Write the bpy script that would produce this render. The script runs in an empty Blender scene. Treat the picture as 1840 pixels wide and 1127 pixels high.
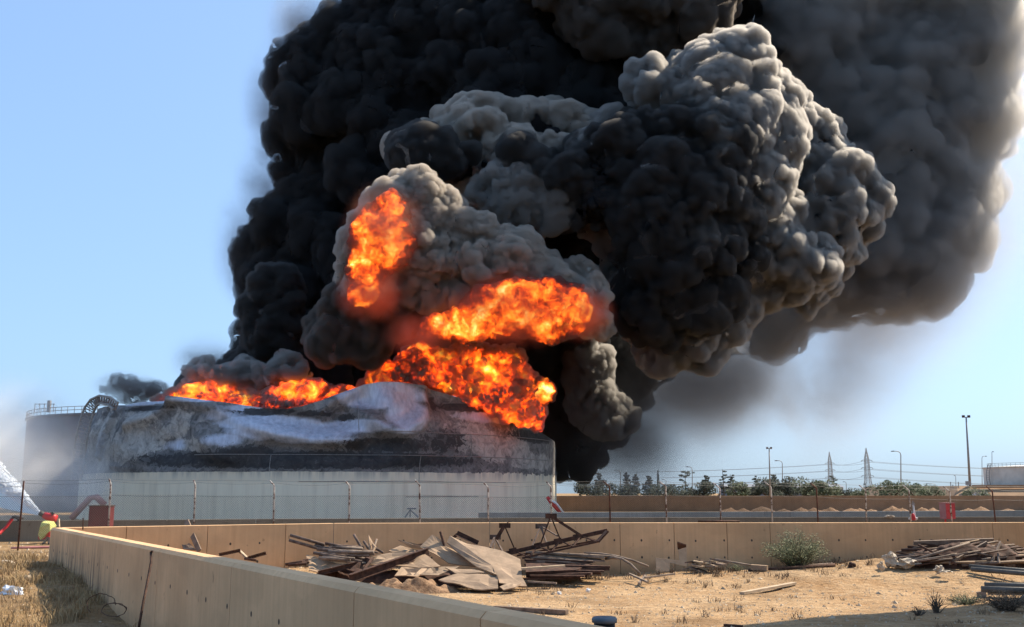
import bpy, bmesh, math, random
from mathutils import Vector, Matrix, noise
sc = bpy.context.scene
COL = sc.collection
RAD = math.radians
# ------------------------------------------------------------------ camera
F = 1840.0; CX, CY = 920.0, 563.5; HOR = 885.0
PITCH = math.atan((HOR - CY) / F); EYE = 2.05
cam = bpy.data.cameras.new('camera'); camo = bpy.data.objects.new('camera', cam); COL.objects.link(camo)
cam.sensor_width = 36; cam.lens = 36; cam.clip_end = 9000
camo.location = (0, 0, EYE); camo.rotation_euler = (math.pi / 2 + PITCH, 0, 0); sc.camera = camo
# ------------------------------------------------------------------ sky and sun
SUN_AZ = RAD(58); SUN_EL = RAD(47)
SD = Vector((math.sin(SUN_AZ) * math.cos(SUN_EL), math.cos(SUN_AZ) * math.cos(SUN_EL), math.sin(SUN_EL)))
world = bpy.data.worlds.new('World'); sc.world = world; world.use_nodes = True
wn = world.node_tree
sky = wn.nodes.new('ShaderNodeTexSky'); sky.sky_type = 'NISHITA'; sky.sun_disc = False
sky.sun_elevation = SUN_EL; sky.sun_rotation = SUN_AZ
sky.air_density = .9; sky.dust_density = 2.3; sky.ozone_density = 4.0
gm = wn.nodes.new('ShaderNodeGamma'); gm.inputs[1].default_value = .45; wn.links.new(sky.outputs[0], gm.inputs[0])
tn = wn.nodes.new('ShaderNodeVectorMath'); tn.operation = 'MULTIPLY'; wn.links.new(gm.outputs[0], tn.inputs[0]); tn.inputs[1].default_value = (1.38, 1.84, 2.4)   # hazy blue air
wn.links.new(tn.outputs[0], wn.nodes['Background'].inputs[0]); wn.nodes['Background'].inputs[1].default_value = .11
sun = bpy.data.lights.new('sun', 'SUN'); sun.energy = 4.2; sun.angle = RAD(.5); sun.color = (1, .88, .72)
suno = bpy.data.objects.new('sun', sun); COL.objects.link(suno); suno.rotation_euler = SD.to_track_quat('Z', 'Y').to_euler()
sc.view_settings.view_transform = 'Standard'; sc.view_settings.look = 'None'
sc.view_settings.exposure = 1.1; sc.view_settings.gamma = 1
sc.cycles.volume_bounces = 2; sc.cycles.max_bounces = 8; sc.cycles.transparent_max_bounces = 24

# ------------------------------------------------------------------ pixel -> world helpers
def ray(x, y):
    dx = (x - CX) / F; dy = (CY - y) / F; c, s = math.cos(PITCH), math.sin(PITCH)
    return Vector((dx, c - dy * s, s + dy * c))
def P(x, y, Y):
    d = ray(x, y); t = Y / d.y
    return Vector((d.x * t, Y, EYE + d.z * t))
def G(x, y, z):
    d = ray(x, y); t = (z - EYE) / d.z
    return Vector((d.x * t, d.y * t, z))
def lerp(a, b, t): return a + (b - a) * t
def interp(x, xs, ys):
    if x <= xs[0]: return ys[0]
    for i in range(len(xs) - 1):
        if x <= xs[i + 1]: return lerp(ys[i], ys[i + 1], (x - xs[i]) / (xs[i + 1] - xs[i]))
    return ys[-1]
def sstep(a, b, x):
    t = max(0, min(1, (x - a) / (b - a))); return t * t * (3 - 2 * t)
def nz(x, y, z=0., s=1.): return noise.noise(Vector((x * s, y * s, z * s)))

# ------------------------------------------------------------------ tagging
def tag(o, label=None, cat=None, group=None, kind=None):
    if label: o['label'] = label
    if cat: o['category'] = cat
    if group: o['group'] = group
    if kind: o['kind'] = kind
    return o
def empty(name, loc, rz=0, **k):
    o = bpy.data.objects.new(name, None); COL.objects.link(o); o.location = loc; o.rotation_euler.z = rz
    o.empty_display_size = .2
    return tag(o, **k)
def link(name, me, m, parent=None, smooth=False, loc=None):
    o = bpy.data.objects.new(name, me); COL.objects.link(o)
    if m is not None:
        for mm in (m if isinstance(m, (list, tuple)) else [m]): me.materials.append(mm)
    if smooth: me.shade_smooth()
    if parent is not None:
        o.parent = parent
        o.matrix_parent_inverse = PINV(parent)
    if loc is not None: o.location = loc
    return o
def PINV(parent):      # geometry is written in world coordinates; children of children already sit at identity
    if parent.parent is not None: return Matrix.Identity(4)
    return Matrix.LocRotScale(parent.location, parent.rotation_euler, parent.scale).inverted()

# ------------------------------------------------------------------ mesh builder
class MB:
    def __init__(s): s.v = []; s.f = []; s.mi = []; s.cur = 0
    def add(s, vs, fs):
        b = len(s.v); s.v += [tuple(q) for q in vs]
        for f in fs: s.f.append(tuple(b + i for i in f)); s.mi.append(s.cur)
        return s
    def box(s, lo, hi):
        x0, y0, z0 = lo; x1, y1, z1 = hi
        return s.add([(x0, y0, z0), (x1, y0, z0), (x1, y1, z0), (x0, y1, z0), (x0, y0, z1), (x1, y0, z1), (x1, y1, z1), (x0, y1, z1)],
                     [(0, 3, 2, 1), (4, 5, 6, 7), (0, 1, 5, 4), (1, 2, 6, 5), (2, 3, 7, 6), (3, 0, 4, 7)])
    def bar(s, p, q, w, h=None, up=(0, 0, 1)):
        h = h or w; p, q = Vector(p), Vector(q); d = (q - p).normalized(); u = Vector(up)
        if abs(d.dot(u)) > .98: u = Vector((1, 0, 0))
        a = d.cross(u).normalized() * (w / 2); b = a.cross(d).normalized() * (h / 2)
        c = [e + i * a + j * b for e in (p, q) for i, j in ((-1, -1), (1, -1), (1, 1), (-1, 1))]
        return s.add(c, [(0, 1, 2, 3), (4, 7, 6, 5), (0, 4, 5, 1), (1, 5, 6, 2), (2, 6, 7, 3), (3, 7, 4, 0)])
    def angle(s, p, q, w, t=.012, up=(0, 0, 1)):      # L-section
        p, q = Vector(p), Vector(q); d = (q - p).normalized(); u = Vector(up)
        if abs(d.dot(u)) > .98: u = Vector((1, 0, 0))
        a = d.cross(u).normalized(); b = a.cross(d).normalized()
        s.bar(p + a * w / 2, q + a * w / 2, w, t, b); s.bar(p + b * w / 2 , q + b * w / 2, t, w, b); return s
    def tube(s, pts, r, n=8, cap=True):
        pts = [Vector(p) for p in pts]; rs = r if isinstance(r, (list, tuple)) else [r] * len(pts); b = len(s.v); ref = None
        for i, p in enumerate(pts):
            d = (pts[min(i + 1, len(pts) - 1)] - pts[max(i - 1, 0)]).normalized()
            if ref is None: ref = Vector((0, 0, 1)) if abs(d.z) < .9 else Vector((1, 0, 0))
            a = d.cross(ref).normalized(); c = a.cross(d).normalized(); ref = c
            for k in range(n):
                t = 2 * math.pi * k / n; s.v.append(tuple(p + (a * math.cos(t) + c * math.sin(t)) * rs[i]))
        for i in range(len(pts) - 1):
            for k in range(n):
                s.f.append((b + i * n + k, b + i * n + (k + 1) % n, b + (i + 1) * n + (k + 1) % n, b + (i + 1) * n + k)); s.mi.append(s.cur)
        if cap:
            s.f.append(tuple(b + k for k in range(n))[::-1]); s.mi.append(s.cur)
            s.f.append(tuple(b + (len(pts) - 1) * n + k for k in range(n))); s.mi.append(s.cur)
        return s
    def lathe(s, prof, c, n=32, a0=0, a1=2 * math.pi):
        full = abs(a1 - a0 - 2 * math.pi) < 1e-6; m = n if full else n + 1; b = len(s.v)
        for r, z in prof:
            for k in range(m):
                t = a0 + (a1 - a0) * k / n; s.v.append((c[0] + r * math.cos(t), c[1] + r * math.sin(t), c[2] + z))
        for i in range(len(prof) - 1):
            for k in range(n):
                k2 = (k + 1) % m; s.f.append((b + i * m + k, b + i * m + k2, b + (i + 1) * m + k2, b + (i + 1) * m + k)); s.mi.append(s.cur)
        return s
    def sheet(s, pts, t=.02):                          # polygon plate with thickness
        pts = [Vector(p) for p in pts]; n = (pts[1] - pts[0]).cross(pts[2] - pts[0]).normalized() * t; k = len(pts)
        return s.add(pts + [p - n for p in pts], [tuple(range(k)), tuple(range(2 * k - 1, k - 1, -1))] + [(i, i + k, (i + 1) % k + k, (i + 1) % k) for i in range(k)])
    def build(s, name, m, parent=None, smooth=False):
        me = bpy.data.meshes.new(name); me.from_pydata(s.v, [], s.f)
        if any(s.mi): me.polygons.foreach_set('material_index', s.mi)
        me.update(); return link(name, me, m, parent, smooth)
def grid(name, nx, ny, fn, m, parent=None, smooth=True):
    v = [tuple(fn(i / nx, j / ny)) for j in range(ny + 1) for i in range(nx + 1)]
    f = [(j * (nx + 1) + i, j * (nx + 1) + i + 1, (j + 1) * (nx + 1) + i + 1, (j + 1) * (nx + 1) + i) for j in range(ny) for i in range(nx)]
    me = bpy.data.meshes.new(name); me.from_pydata(v, [], f); me.update(); return link(name, me, m, parent, smooth)

# ------------------------------------------------------------------ materials
def new_mat(name):
    m = bpy.data.materials.new(name); m.use_nodes = True
    return m, m.node_tree, m.node_tree.nodes['Principled BSDF']
def coords(nt, scale=(1, 1, 1)):
    g = nt.nodes.new('ShaderNodeNewGeometry'); mp = nt.nodes.new('ShaderNodeMapping'); mp.inputs['Scale'].default_value = scale
    nt.links.new(g.outputs['Position'], mp.inputs['Vector']); return mp.outputs[0]
def tnoise(nt, vec, scale, detail=5, rough=.6, dist=0):
    t = nt.nodes.new('ShaderNodeTexNoise'); t.inputs['Scale'].default_value = scale; t.inputs['Detail'].default_value = detail
    t.inputs['Roughness'].default_value = rough; t.inputs['Distortion'].default_value = dist; nt.links.new(vec, t.inputs['Vector']); return t.outputs[0]
def ramp(nt, fac, stops):
    r = nt.nodes.new('ShaderNodeValToRGB'); e = r.color_ramp.elements
    while len(e) < len(stops): e.new(.5)
    for i, (p, c) in enumerate(stops): e[i].position = p; e[i].color = (*c, 1) if len(c) == 3 else c
    nt.links.new(fac, r.inputs[0]); return r.outputs[0]
def mixc(nt, fac, a, b, mode='MIX'):
    n = nt.nodes.new('ShaderNodeMix'); n.data_type = 'RGBA'; n.blend_type = mode
    for s, val in ((0, fac), (6, a), (7, b)):
        if hasattr(val, 'links'): nt.links.new(val, n.inputs[s])
        else: n.inputs[s].default_value = val if s == 0 else (*val, 1)
    return n.outputs[2]
def math_n(nt, op, a, b=None, c=None, clamp=False):
    n = nt.nodes.new('ShaderNodeMath'); n.operation = op; n.use_clamp = clamp
    for i, val in enumerate((a, b, c)):
        if val is None: continue
        if hasattr(val, 'links'): nt.links.new(val, n.inputs[i])
        else: n.inputs[i].default_value = val
    return n.outputs[0]
def bump(nt, bsdf, h, strength=.4, dist=.02):
    b = nt.nodes.new('ShaderNodeBump'); b.inputs['Strength'].default_value = strength; b.inputs['Distance'].default_value = dist
    nt.links.new(h, b.inputs['Height']); nt.links.new(b.outputs[0], bsdf.inputs['Normal'])
def simple(name, c1, c2=None, scale=3, rough=.8, metal=0, bs=.3, bd=.01, stretch=(1, 1, 1), lo=.35, hi=.65, spec=.3):
    m, nt, b = new_mat(name); v = coords(nt, stretch); n = tnoise(nt, v, scale)
    nt.links.new(ramp(nt, n, [(lo, c1), (hi, c2 or c1)]), b.inputs['Base Color'])
    b.inputs['Roughness'].default_value = rough; b.inputs['Metallic'].default_value = metal; b.inputs['Specular IOR Level'].default_value = spec
    if bs: bump(nt, b, tnoise(nt, v, scale * 4), bs, bd)
    return m
def attr(nt, name):
    a = nt.nodes.new('ShaderNodeAttribute'); a.attribute_name = name; return a.outputs['Fac']

def m_concrete(name, base, dark, soot=False):
    m, nt, b = new_mat(name)
    v = coords(nt); fine = tnoise(nt, coords(nt, (9, 9, .12)), 1, 3, .5)      # vertical board marks
    big = tnoise(nt, v, .45, 5, .6)
    c = mixc(nt, ramp(nt, big, [(.3, (0, 0, 0)), (.7, (1, 1, 1))]), tuple(x * .8 for x in base), tuple(min(1, x * 1.15) for x in base))
    c = mixc(nt, ramp(nt, fine, [(.3, (.3,) * 3), (.62, (0,) * 3)]), c, dark)
    sp = tnoise(nt, coords(nt, (3, 3, 1.6)), 2.2, 3, .5)
    c = mixc(nt, ramp(nt, sp, [(.69, (0,) * 3), (.76, (.6,) * 3)]), c, tuple(x * .45 for x in dark))
    # run-off stain below the coping
    st = tnoise(nt, coords(nt, (1.2, 1.2, .12)), 2, 4, .7)
    c = mixc(nt, ramp(nt, st, [(.58, (0,) * 3), (.8, (.3,) * 3)]), c, tuple(x * .7 for x in dark))
    if 'tan' in name:      # soil splashed up from the foot, patched pours
        g2 = nt.nodes.new('ShaderNodeNewGeometry'); sz = nt.nodes.new('ShaderNodeSeparateXYZ'); nt.links.new(g2.outputs['Position'], sz.inputs[0])
        low = math_n(nt, 'MULTIPLY', math_n(nt, 'ADD', math_n(nt, 'SUBTRACT', -.2, sz.outputs['Z']), math_n(nt, 'MULTIPLY', math_n(nt, 'SUBTRACT', tnoise(nt, v, 1.4, 5, .7), .5), 1.1)), 2.2, clamp=True)
        c = mixc(nt, math_n(nt, 'MULTIPLY', low, .5), c, (.2, .125, .065))
        c = mixc(nt, ramp(nt, tnoise(nt, coords(nt, (.5, .5, .9)), 1.1, 2, .4), [(.5, (0,) * 3), (.53, (.22,) * 3)]), c, tuple(x * .72 for x in base))
    if soot:
        g = nt.nodes.new('ShaderNodeNewGeometry'); sx = nt.nodes.new('ShaderNodeSeparateXYZ'); nt.links.new(g.outputs['Position'], sx.inputs[0])
        up = nt.nodes.new('ShaderNodeSeparateXYZ'); nt.links.new(g.outputs['Normal'], up.inputs[0])
        s1 = tnoise(nt, coords(nt, (3.2, 3.2, .22)), 1.6, 5, .75)
        yy = math_n(nt, 'MULTIPLY', math_n(nt, 'SUBTRACT', sx.outputs['Y'], 22.6), .5, clamp=True)
        tall = math_n(nt, 'SUBTRACT', 1.1, math_n(nt, 'MULTIPLY', math_n(nt, 'ADD', sx.outputs['Z'], .2), .9), clamp=True)
        msk = math_n(nt, 'MULTIPLY', math_n(nt, 'MULTIPLY', yy, tall), ramp(nt, s1, [(.46, (0,) * 3), (.58, (1,) * 3)]))
        side = math_n(nt, 'LESS_THAN', up.outputs['Z'], .3)
        c = mixc(nt, math_n(nt, 'MULTIPLY', math_n(nt, 'MULTIPLY', msk, side), .85), c, (.03, .03, .035))
    nt.links.new(c, b.inputs['Base Color']); b.inputs['Roughness'].default_value = .92; b.inputs['Specular IOR Level'].default_value = .15
    bump(nt, b, math_n(nt, 'ADD', fine, tnoise(nt, v, 12, 4)), .35, .012)
    return m
M = {}
M['wall_tan'] = m_concrete('tan_concrete', (.68, .43, .235), (.46, .28, .145), True)
M['wall_far'] = m_concrete('tan_concrete_far', (.66, .42, .225), (.45, .28, .14))
M['wall_grey'] = m_concrete('grey_concrete', (.19, .155, .11), (.09, .075, .055))
M['wall_cool'] = m_concrete('cool_concrete', (.24, .26, .25), (.13, .14, .14))
M['wall_brown'] = m_concrete('brown_concrete', (.31, .2, .12), (.2, .13, .075))
M['joint'] = simple('dark_joint', (.05, .04, .03), (.09, .07, .05))
M['rust'] = simple('rusty_steel', (.035, .018, .012), (.11, .055, .035), 6, .85, .2)
M['rust2'] = simple('brown_rusty_pipe', (.06, .038, .028), (.17, .12, .09), 5, .8, .1)
M['pipe_tan'] = simple('dusty_pipe', (.13, .095, .07), (.28, .21, .155), 4, .8)
M['sheet'] = simple('dusty_sheet_metal', (.26, .17, .1), (.38, .26, .16), 1.6, .75, 0, .25, .02)
M['sheet2'] = simple('grey_dusty_sheet', (.21, .145, .09), (.32, .22, .14), 2.2, .75, 0, .25, .02)
M['wood'] = simple('pale_timber', (.34, .25, .16), (.5, .38, .25), 3, .85, 0, .3, .01, (1, 1, 6))
M['wood_dark'] = simple('weathered_timber', (.12, .085, .06), (.25, .18, .13), 3, .85, 0, .3, .01)
M['grey_pipe'] = simple('grey_green_pipe', (.06, .055, .045), (.11, .1, .085), 3, .6)
M['black'] = simple('black_plastic', (.012, .012, .013), (.02, .02, .022), 8, .5)
M['lid'] = simple('grey_blue_lid', (.07, .085, .1), (.1, .12, .14), 8, .5)
M['red'] = simple('red_paint', (.5, .012, .016), (.62, .03, .03), 4, .4, 0, .1)
M['red_dull'] = simple('maroon_paint', (.1, .012, .012), (.14, .018, .018), 3, .6, 0, .1)
M['pink'] = simple('pale_red_paint', (.38, .14, .13), (.45, .2, .18), 3, .6)
M['yellow'] = simple('yellow_green_cloth', (.5, .5, .13), (.66, .62, .25), 6, .8, 0, .5, .03)
M['white'] = simple('white_paint', (.6, .6, .58), (.75, .75, .72), 5, .6)
M['galv'] = simple('galvanised_steel', (.2, .19, .18), (.36, .34, .31), 8, .6, .3)
M['post'] = simple('post_paint_and_rust', (.1, .05, .035), (.5, .46, .42), 5, .7, 0, .3, .01, (1, 1, 1.5), .42, .52)
M['post_rust'] = simple('rusty_post', (.05, .025, .018), (.17, .075, .05), 5, .8)
M['wire'] = simple('fence_wire', (.07, .065, .06), (.12, .11, .1), 5, .6, .3, 0)
M['bark'] = simple('bark', (.05, .04, .03), (.1, .08, .06), 6)
M['leaf_dark'] = simple('dark_needles', (.018, .028, .018), (.045, .06, .035), .8, .8, 0, 0)
M['leaf'] = simple('green_leaves', (.04, .058, .024), (.1, .125, .05), .5, .7, 0, 0)
M['shrub'] = simple('olive_leaves', (.07, .085, .03), (.2, .2, .085), 5, .7, 0, 0)
M['straw'] = simple('dry_grass', (.2, .13, .065), (.46, .33, .17), 1.3, .9, 0, 0)
M['weed'] = simple('dead_weed', (.09, .06, .04), (.22, .15, .09), 3, .9, 0, 0)
M['foil'] = simple('crumpled_foil', (.6, .6, .6), (.8, .8, .8), 5, .3, .6, 0)
M['plastic'] = simple('dirty_white_plastic', (.3, .24, .17), (.5, .41, .3), 8, .6)
M['stone'] = simple('pale_stone', (.3, .22, .14), (.5, .4, .28), 6)
M['earth'] = simple('red_earth', (.17, .095, .05), (.36, .22, .12), 5, .95, 0, .8, .05)
M['tank_cream'] = simple('cream_tank_paint', (.5, .46, .39), (.62, .58, .5), .3, .6)
M['tank_grey'] = simple('dull_tank_paint', (.12, .13, .15), (.19, .2, .22), .25, .8, 0, .2, .05, (1, 1, .15))
M['block'] = simple('shade_caster_render', (.4, .36, .3), (.48, .44, .37), .5)
M['glass_dark'] = simple('dark_window', (.02, .025, .03), None, 1, .15)

# ------------------------------------------------------------------ terrain
def h_out(x, y):       # ground outside the yard, left
    return interp(y, [6, 12, 16, 20.5, 26, 29, 36, 60, 62], [-1.0, -.95, -.9, -.65, -.13, .04, 0.02, -.02, -.95])
WA = G(1063, 1121, 1.02).to_2d(); WO = G(91, 948, 1.02).to_2d(); WD = (G(300, 979.5, 1.02).to_2d() - WA).normalized()
WB = WO + Vector((-WD.y, WD.x)) * (-.33 if WD.y > 0 else .33); WD = (WB - WA).normalized(); WN = Vector((-WD.y, WD.x))   # inner edge, WN points to the left (outside)
if WN.x > 0: WN = -WN
def side(x, y): return (Vector((x, y)) - WA).dot(WN)
def h_yard(x, y):
    z = -.82 + .05 * nz(x, y, 0, .35) + .02 * nz(x, y, 3, 1.7)
    z += sstep(30.8, 34.3, y) * interp(x, [-9, -7, -4, -2.5, 3.5, 5.5, 8.5, 11, 14, 30], [.2, .42, .36, .12, .12, .26, .36, .42, .5, .5])
    z += .16 * math.exp(-((x - 12.2) / 1.6) ** 2) * sstep(33.5, 35, y) * (1 + .6 * nz(x, y, 2, 2.2))
    return z
def m_ground(name, stops, patch, track):
    m, nt, b = new_mat(name); v = coords(nt)
    n1 = tnoise(nt, v, .55, 8, .68); c = ramp(nt, n1, stops)
    n2 = tnoise(nt, coords(nt, (.5, 2.6, 1)), .55, 6, .7, .5)
    c = mixc(nt, ramp(nt, n2, [(.52, (0,) * 3), (.68, (.75,) * 3)]), c, track)
    n3 = tnoise(nt, coords(nt, (.7, 1.5, 1)), 1.1, 7, .75)
    c = mixc(nt, ramp(nt, n3, [(.56, (0,) * 3), (.7, (.8,) * 3)]), c, patch)
    n4 = tnoise(nt, v, 7, 5, .75); c = mixc(nt, ramp(nt, n4, [(.52, (0,) * 3), (.66, (.75,) * 3)]), c, tuple(x * .6 for x in patch))
    n5 = tnoise(nt, coords(nt, (1.2, 3, 1)), 3.5, 5, .75); c = mixc(nt, ramp(nt, n5, [(.5, (0,) * 3), (.62, (.6,) * 3)]), c, track)
    n6 = tnoise(nt, coords(nt, (.8, 1.2, 1)), .4, 3, .6); c = mixc(nt, ramp(nt, n6, [(.5, (0,) * 3), (.66, (.5,) * 3)]), c, patch)
    nt.links.new(c, b.inputs['Base Color']); b.inputs['Roughness'].default_value = .95; b.inputs['Specular IOR Level'].default_value = .1
    h = math_n(nt, 'ADD', math_n(nt, 'MULTIPLY', n1, 2.5), math_n(nt, 'ADD', math_n(nt, 'MULTIPLY', n4, .6), n3))
    bump(nt, b, h, 1.0, .12); return m
M['sand'] = m_ground('sandy_ground', [(.3, (.32, .18, .08)), (.5, (.41, .26, .135)), (.7, (.49, .33, .185))], (.17, .105, .055), (.52, .37, .22))
M['sand_left'] = m_ground('dry_ground', [(.3, (.2, .12, .055)), (.6, (.34, .215, .1)), (.75, (.4, .26, .13))], (.12, .075, .04), (.38, .26, .15))

tag(grid('ground', 60, 60, lambda u, v: (lerp(-2500, 2500, u), lerp(-60, 3000, v * v), -1.0), M['sand_left']), kind='structure')
def fy(u, v):
    y = lerp(4, 37, v); xin = WA.x + (y - WA.y) / WD.y * WD.x + .02; x = lerp(xin, 30, u ** 1.0)
    return (x, y, h_yard(x, y))
tag(grid('yard_ground', 260, 300, fy, M['sand']), kind='structure')
def fl(u, v):
    y = lerp(6, 61, v)
    yy = min(y, 31.3); xin = WA.x + (yy - WA.y) / WD.y * WD.x - .1
    if y > 31.3: xin = lerp(xin, 34, sstep(31.3, 31.8, y)) if y < 37 else 34
    x = lerp(-34, xin, u ** .6); z = h_out(x, y) + .04 * nz(x, y, 0, .7) + .015 * nz(x, y, 5, 3)
    if y > 31.3 and x > -13.9: z -= .0
    return (x, y, z)
def fl2(u, v):      # left bank in front of the corner
    y = lerp(6, 31.4, v); xin = WA.x + (y - WA.y) / WD.y * WD.x - .12; x = lerp(-30, xin, u)
    return (x, y, h_out(x, y) + .05 * nz(x, y, 0, .7) + .02 * nz(x, y, 5, 3))
tag(grid('bank_ground', 160, 200, fl2, M['sand_left']), kind='structure')
def fl3(u, v):      # strip beyond the tan wall up to the low grey wall and past it
    x = lerp(-34, 34, u); ylo = interp(x, [-13.9, -6.2, -.8, 40], [31.4, 35.55, 36.3, 36.7]) if x > -13.9 else 31.4
    y = lerp(ylo, 58, v); return (x, y, h_out(x, y) - (.25 * sstep(-12, -8, x) if y < 50 else 0) + .03 * nz(x, y, 0, .7))
tag(grid('lane_ground', 160, 60, fl3, M['sand_left']), kind='structure')

# ------------------------------------------------------------------ walls
def wall_run(root, pts, zt, zb, th, m, joints, chamfer=.05, holes=None, back=1):
    """pts: top front/inner edge points (x,y); the body lies on the left normal side * back"""
    for i in range(len(pts) - 1):
        a, b = Vector(pts[i]), Vector(pts[i + 1]); d = b - a; L = d.length; d.normalize(); n = Vector((-d.y, d.x)) * back
        cuts = [0] + [c for c in joints[i]] + [L]
        for k in range(len(cuts) - 1):
            s0, s1 = cuts[k] + .009, cuts[k + 1] - .009; c = chamfer
            prof = [(0, zb), (0, zt - c * .4), (c * .4, zt), (th - c, zt), (th, zt - c), (th, zb)]
            vs = []
            for s in (s0, s1):
                for o_, z in prof: q = a + d * s + n * o_; vs.append((q.x, q.y, z))
            mb = MB(); k6 = 6
            mb.add(vs, [tuple(range(5, -1, -1)), tuple(range(6, 12))] + [(j, (j + 1) % 6, (j + 1) % 6 + 6, j + 6) for j in range(6)])
            if holes:
                mb.cur = 1; hs, zs, front = holes; s = hs / 2
                while s < L:
                    if s0 + .1 < s < s1 - .1:
                        for z in zs:
                            q = a + d * (s + .06 * nz(s, z, i)) - n * .003 if front else a + d * s + n * (th + .003)
                            r = .03 + .014 * abs(nz(s * 3, z, 7)); zz = z + .03 * nz(s, z, 2)
                            mb.add([(q.x + d.x * r * math.cos(t), q.y + d.y * r * math.cos(t), zz + r * 1.25 * math.sin(t)) for t in [j * math.pi / 4 for j in range(8)]], [tuple(range(8))])
                    s += hs
            o = mb.build('panel', [m, M['joint']], root)
        # thin dark filler standing inside the joints
        for c_ in joints[i]:
            q = a + d * c_; f = MB(); p0 = q + n * (chamfer + .01); p1 = q + n * (th - chamfer - .012)
            f.bar((p0.x, p0.y, (zb + zt) / 2 - .03), (p1.x, p1.y, (zb + zt) / 2 - .03), .011, zt - zb - .08); f.build('joint_filler', M['joint'], root)
# left wall: inner edge WA..WB
w1 = empty('boundary_wall', (WA.x, WA.y, -.9), label='long tan concrete wall running from the bottom centre to the left corner, soot streaked at its far end', cat='wall')
a = WA - WD * 4.5; ja = [(WA - a).length + s for s in (1.2, 4.0, 8.6, 13.2, 17.2, 22.0)]
wall_run(w1, [(a.x, a.y), (WB.x, WB.y)], 1.02, -1.1, .33, M['wall_tan'], [ja], .06, (1.15, (.4,), False), 1 if Vector((-WD.y, WD.x)).dot(WN) > 0 else -1)
FW = [P(97, 946, 31.0), P(600, 938.5, 35.4), P(880, 937.6, 36.1), P(1383, 937.6, 36.1), P(1783, 937, 36.4), P(2150, 937, 36.4)]
FWp = [(p.x, p.y) for p in FW]
def jpx(i, xs):
    out = []
    a, b = Vector(FWp[i]), Vector(FWp[i + 1]); L = (b - a).length
    for x in xs:
        t = (x - CX) / F; # x = t*y on segment
        den = (b.x - a.x) - t * (b.y - a.y); s = (t * a.y - a.x) / den; out.append(s * L)
    return out
w2 = empty('retaining_wall', (0, 36.1, -.9), label='tan concrete wall with round tie holes across the yard behind the scrap piles', cat='wall')
wall_run(w2, FWp, 1.02, -1.1, .3, M['wall_far'], [jpx(0, (242, 385, 522)), jpx(1, ()), jpx(2, (1110, 1205, 1298)), jpx(3, ()), jpx(4, ())], .03, (.95, (.42, -.15), True), 1)
# low grey wall beyond the fence
gw = [P(-200, 936, 43.5), P(100, 935.3, 44.5), P(460, 932.5, 47.0), P(1000, 929.5, 49.5), P(1840, 929.3, 51.0), P(2200, 929.3, 51)]
w3 = empty('low_wall', (0, 48, 0), label='low weathered grey concrete wall just behind the wire fence', cat='wall')
gp = [(p.x, p.y) for p in gw]
wall_run(w3, gp, .87, -.3, .25, M['wall_grey'], [[3.9], [4.5], [6.5], [5.4, 10.5, 15.2], [5.5]], .02)
w4 = empty('bund_wall', (15, 62, -.9), label='low cool grey concrete wall right of the burning tank, below the sand heaps', cat='wall')
cp = [P(860, 918, 60), P(1420, 919.5, 62), P(1840, 923, 66), P(2300, 924, 66)]
wall_run(w4, [(p.x, p.y) for p in cp], .92, -1, .25, M['wall_cool'], [[5.5, 11.5, 17], [7.5], [6]], .02)
w5 = empty('perimeter_wall', (50, 170, -1), label='high brown concrete wall far behind, in front of the tree line', cat='wall')
bp = [P(960, 893, 168), P(1500, 891, 170), P(1840, 890, 172), P(2500, 890, 172)]
wall_run(w5, [(p.x, p.y) for p in bp], 1.52, -1.2, .35, M['wall_brown'], [[10, 18, 26, 34, 42], [8, 16, 24], [10, 20]], .03)

# sand heaps in front of the brown wall
rnd = random.Random(11)
for i, (x, w_, h_) in enumerate([(1312, 26, 9), (1336, 24, 8), (1370, 34, 12), (1408, 22, 7), (1440, 24, 10), (1462, 22, 9), (1492, 24, 10), (1530, 30, 8), (1545, 22, 8), (1566, 22, 6), (1604, 24, 13), (1622, 20, 9), (1657, 22, 10), (1676, 22, 9), (1740, 24, 8), (1763, 26, 12), (1812, 26, 7)]):
    c = P(x, 915, 158); c.z = -1; wm = w_ / F * 158 * .75; hm = (h_ * .8 + 2) / F * 158; wm *= 1.15
    def fh(u, v, c=c, wm=wm, hm=hm, i=i):
        xx, yy = (u - .5) * 2, (v - .5) * 2; r = math.hypot(xx, yy); n = nz(xx * 1.7 + i * 5, yy * 1.7, 1.3)
        return (c.x + xx * wm, c.y + yy * wm * .9, c.z + max(-.05, hm * (1 - r * (1 + .25 * n)) + .16 * hm * nz(xx * 4, yy * 4, i)))
    o = grid('sand_heap', 16, 16, fh, M['earth']); tag(o, 'small heap of orange sand at the foot of the far brown wall', 'heap', 'sand heaps along the far wall')

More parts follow.
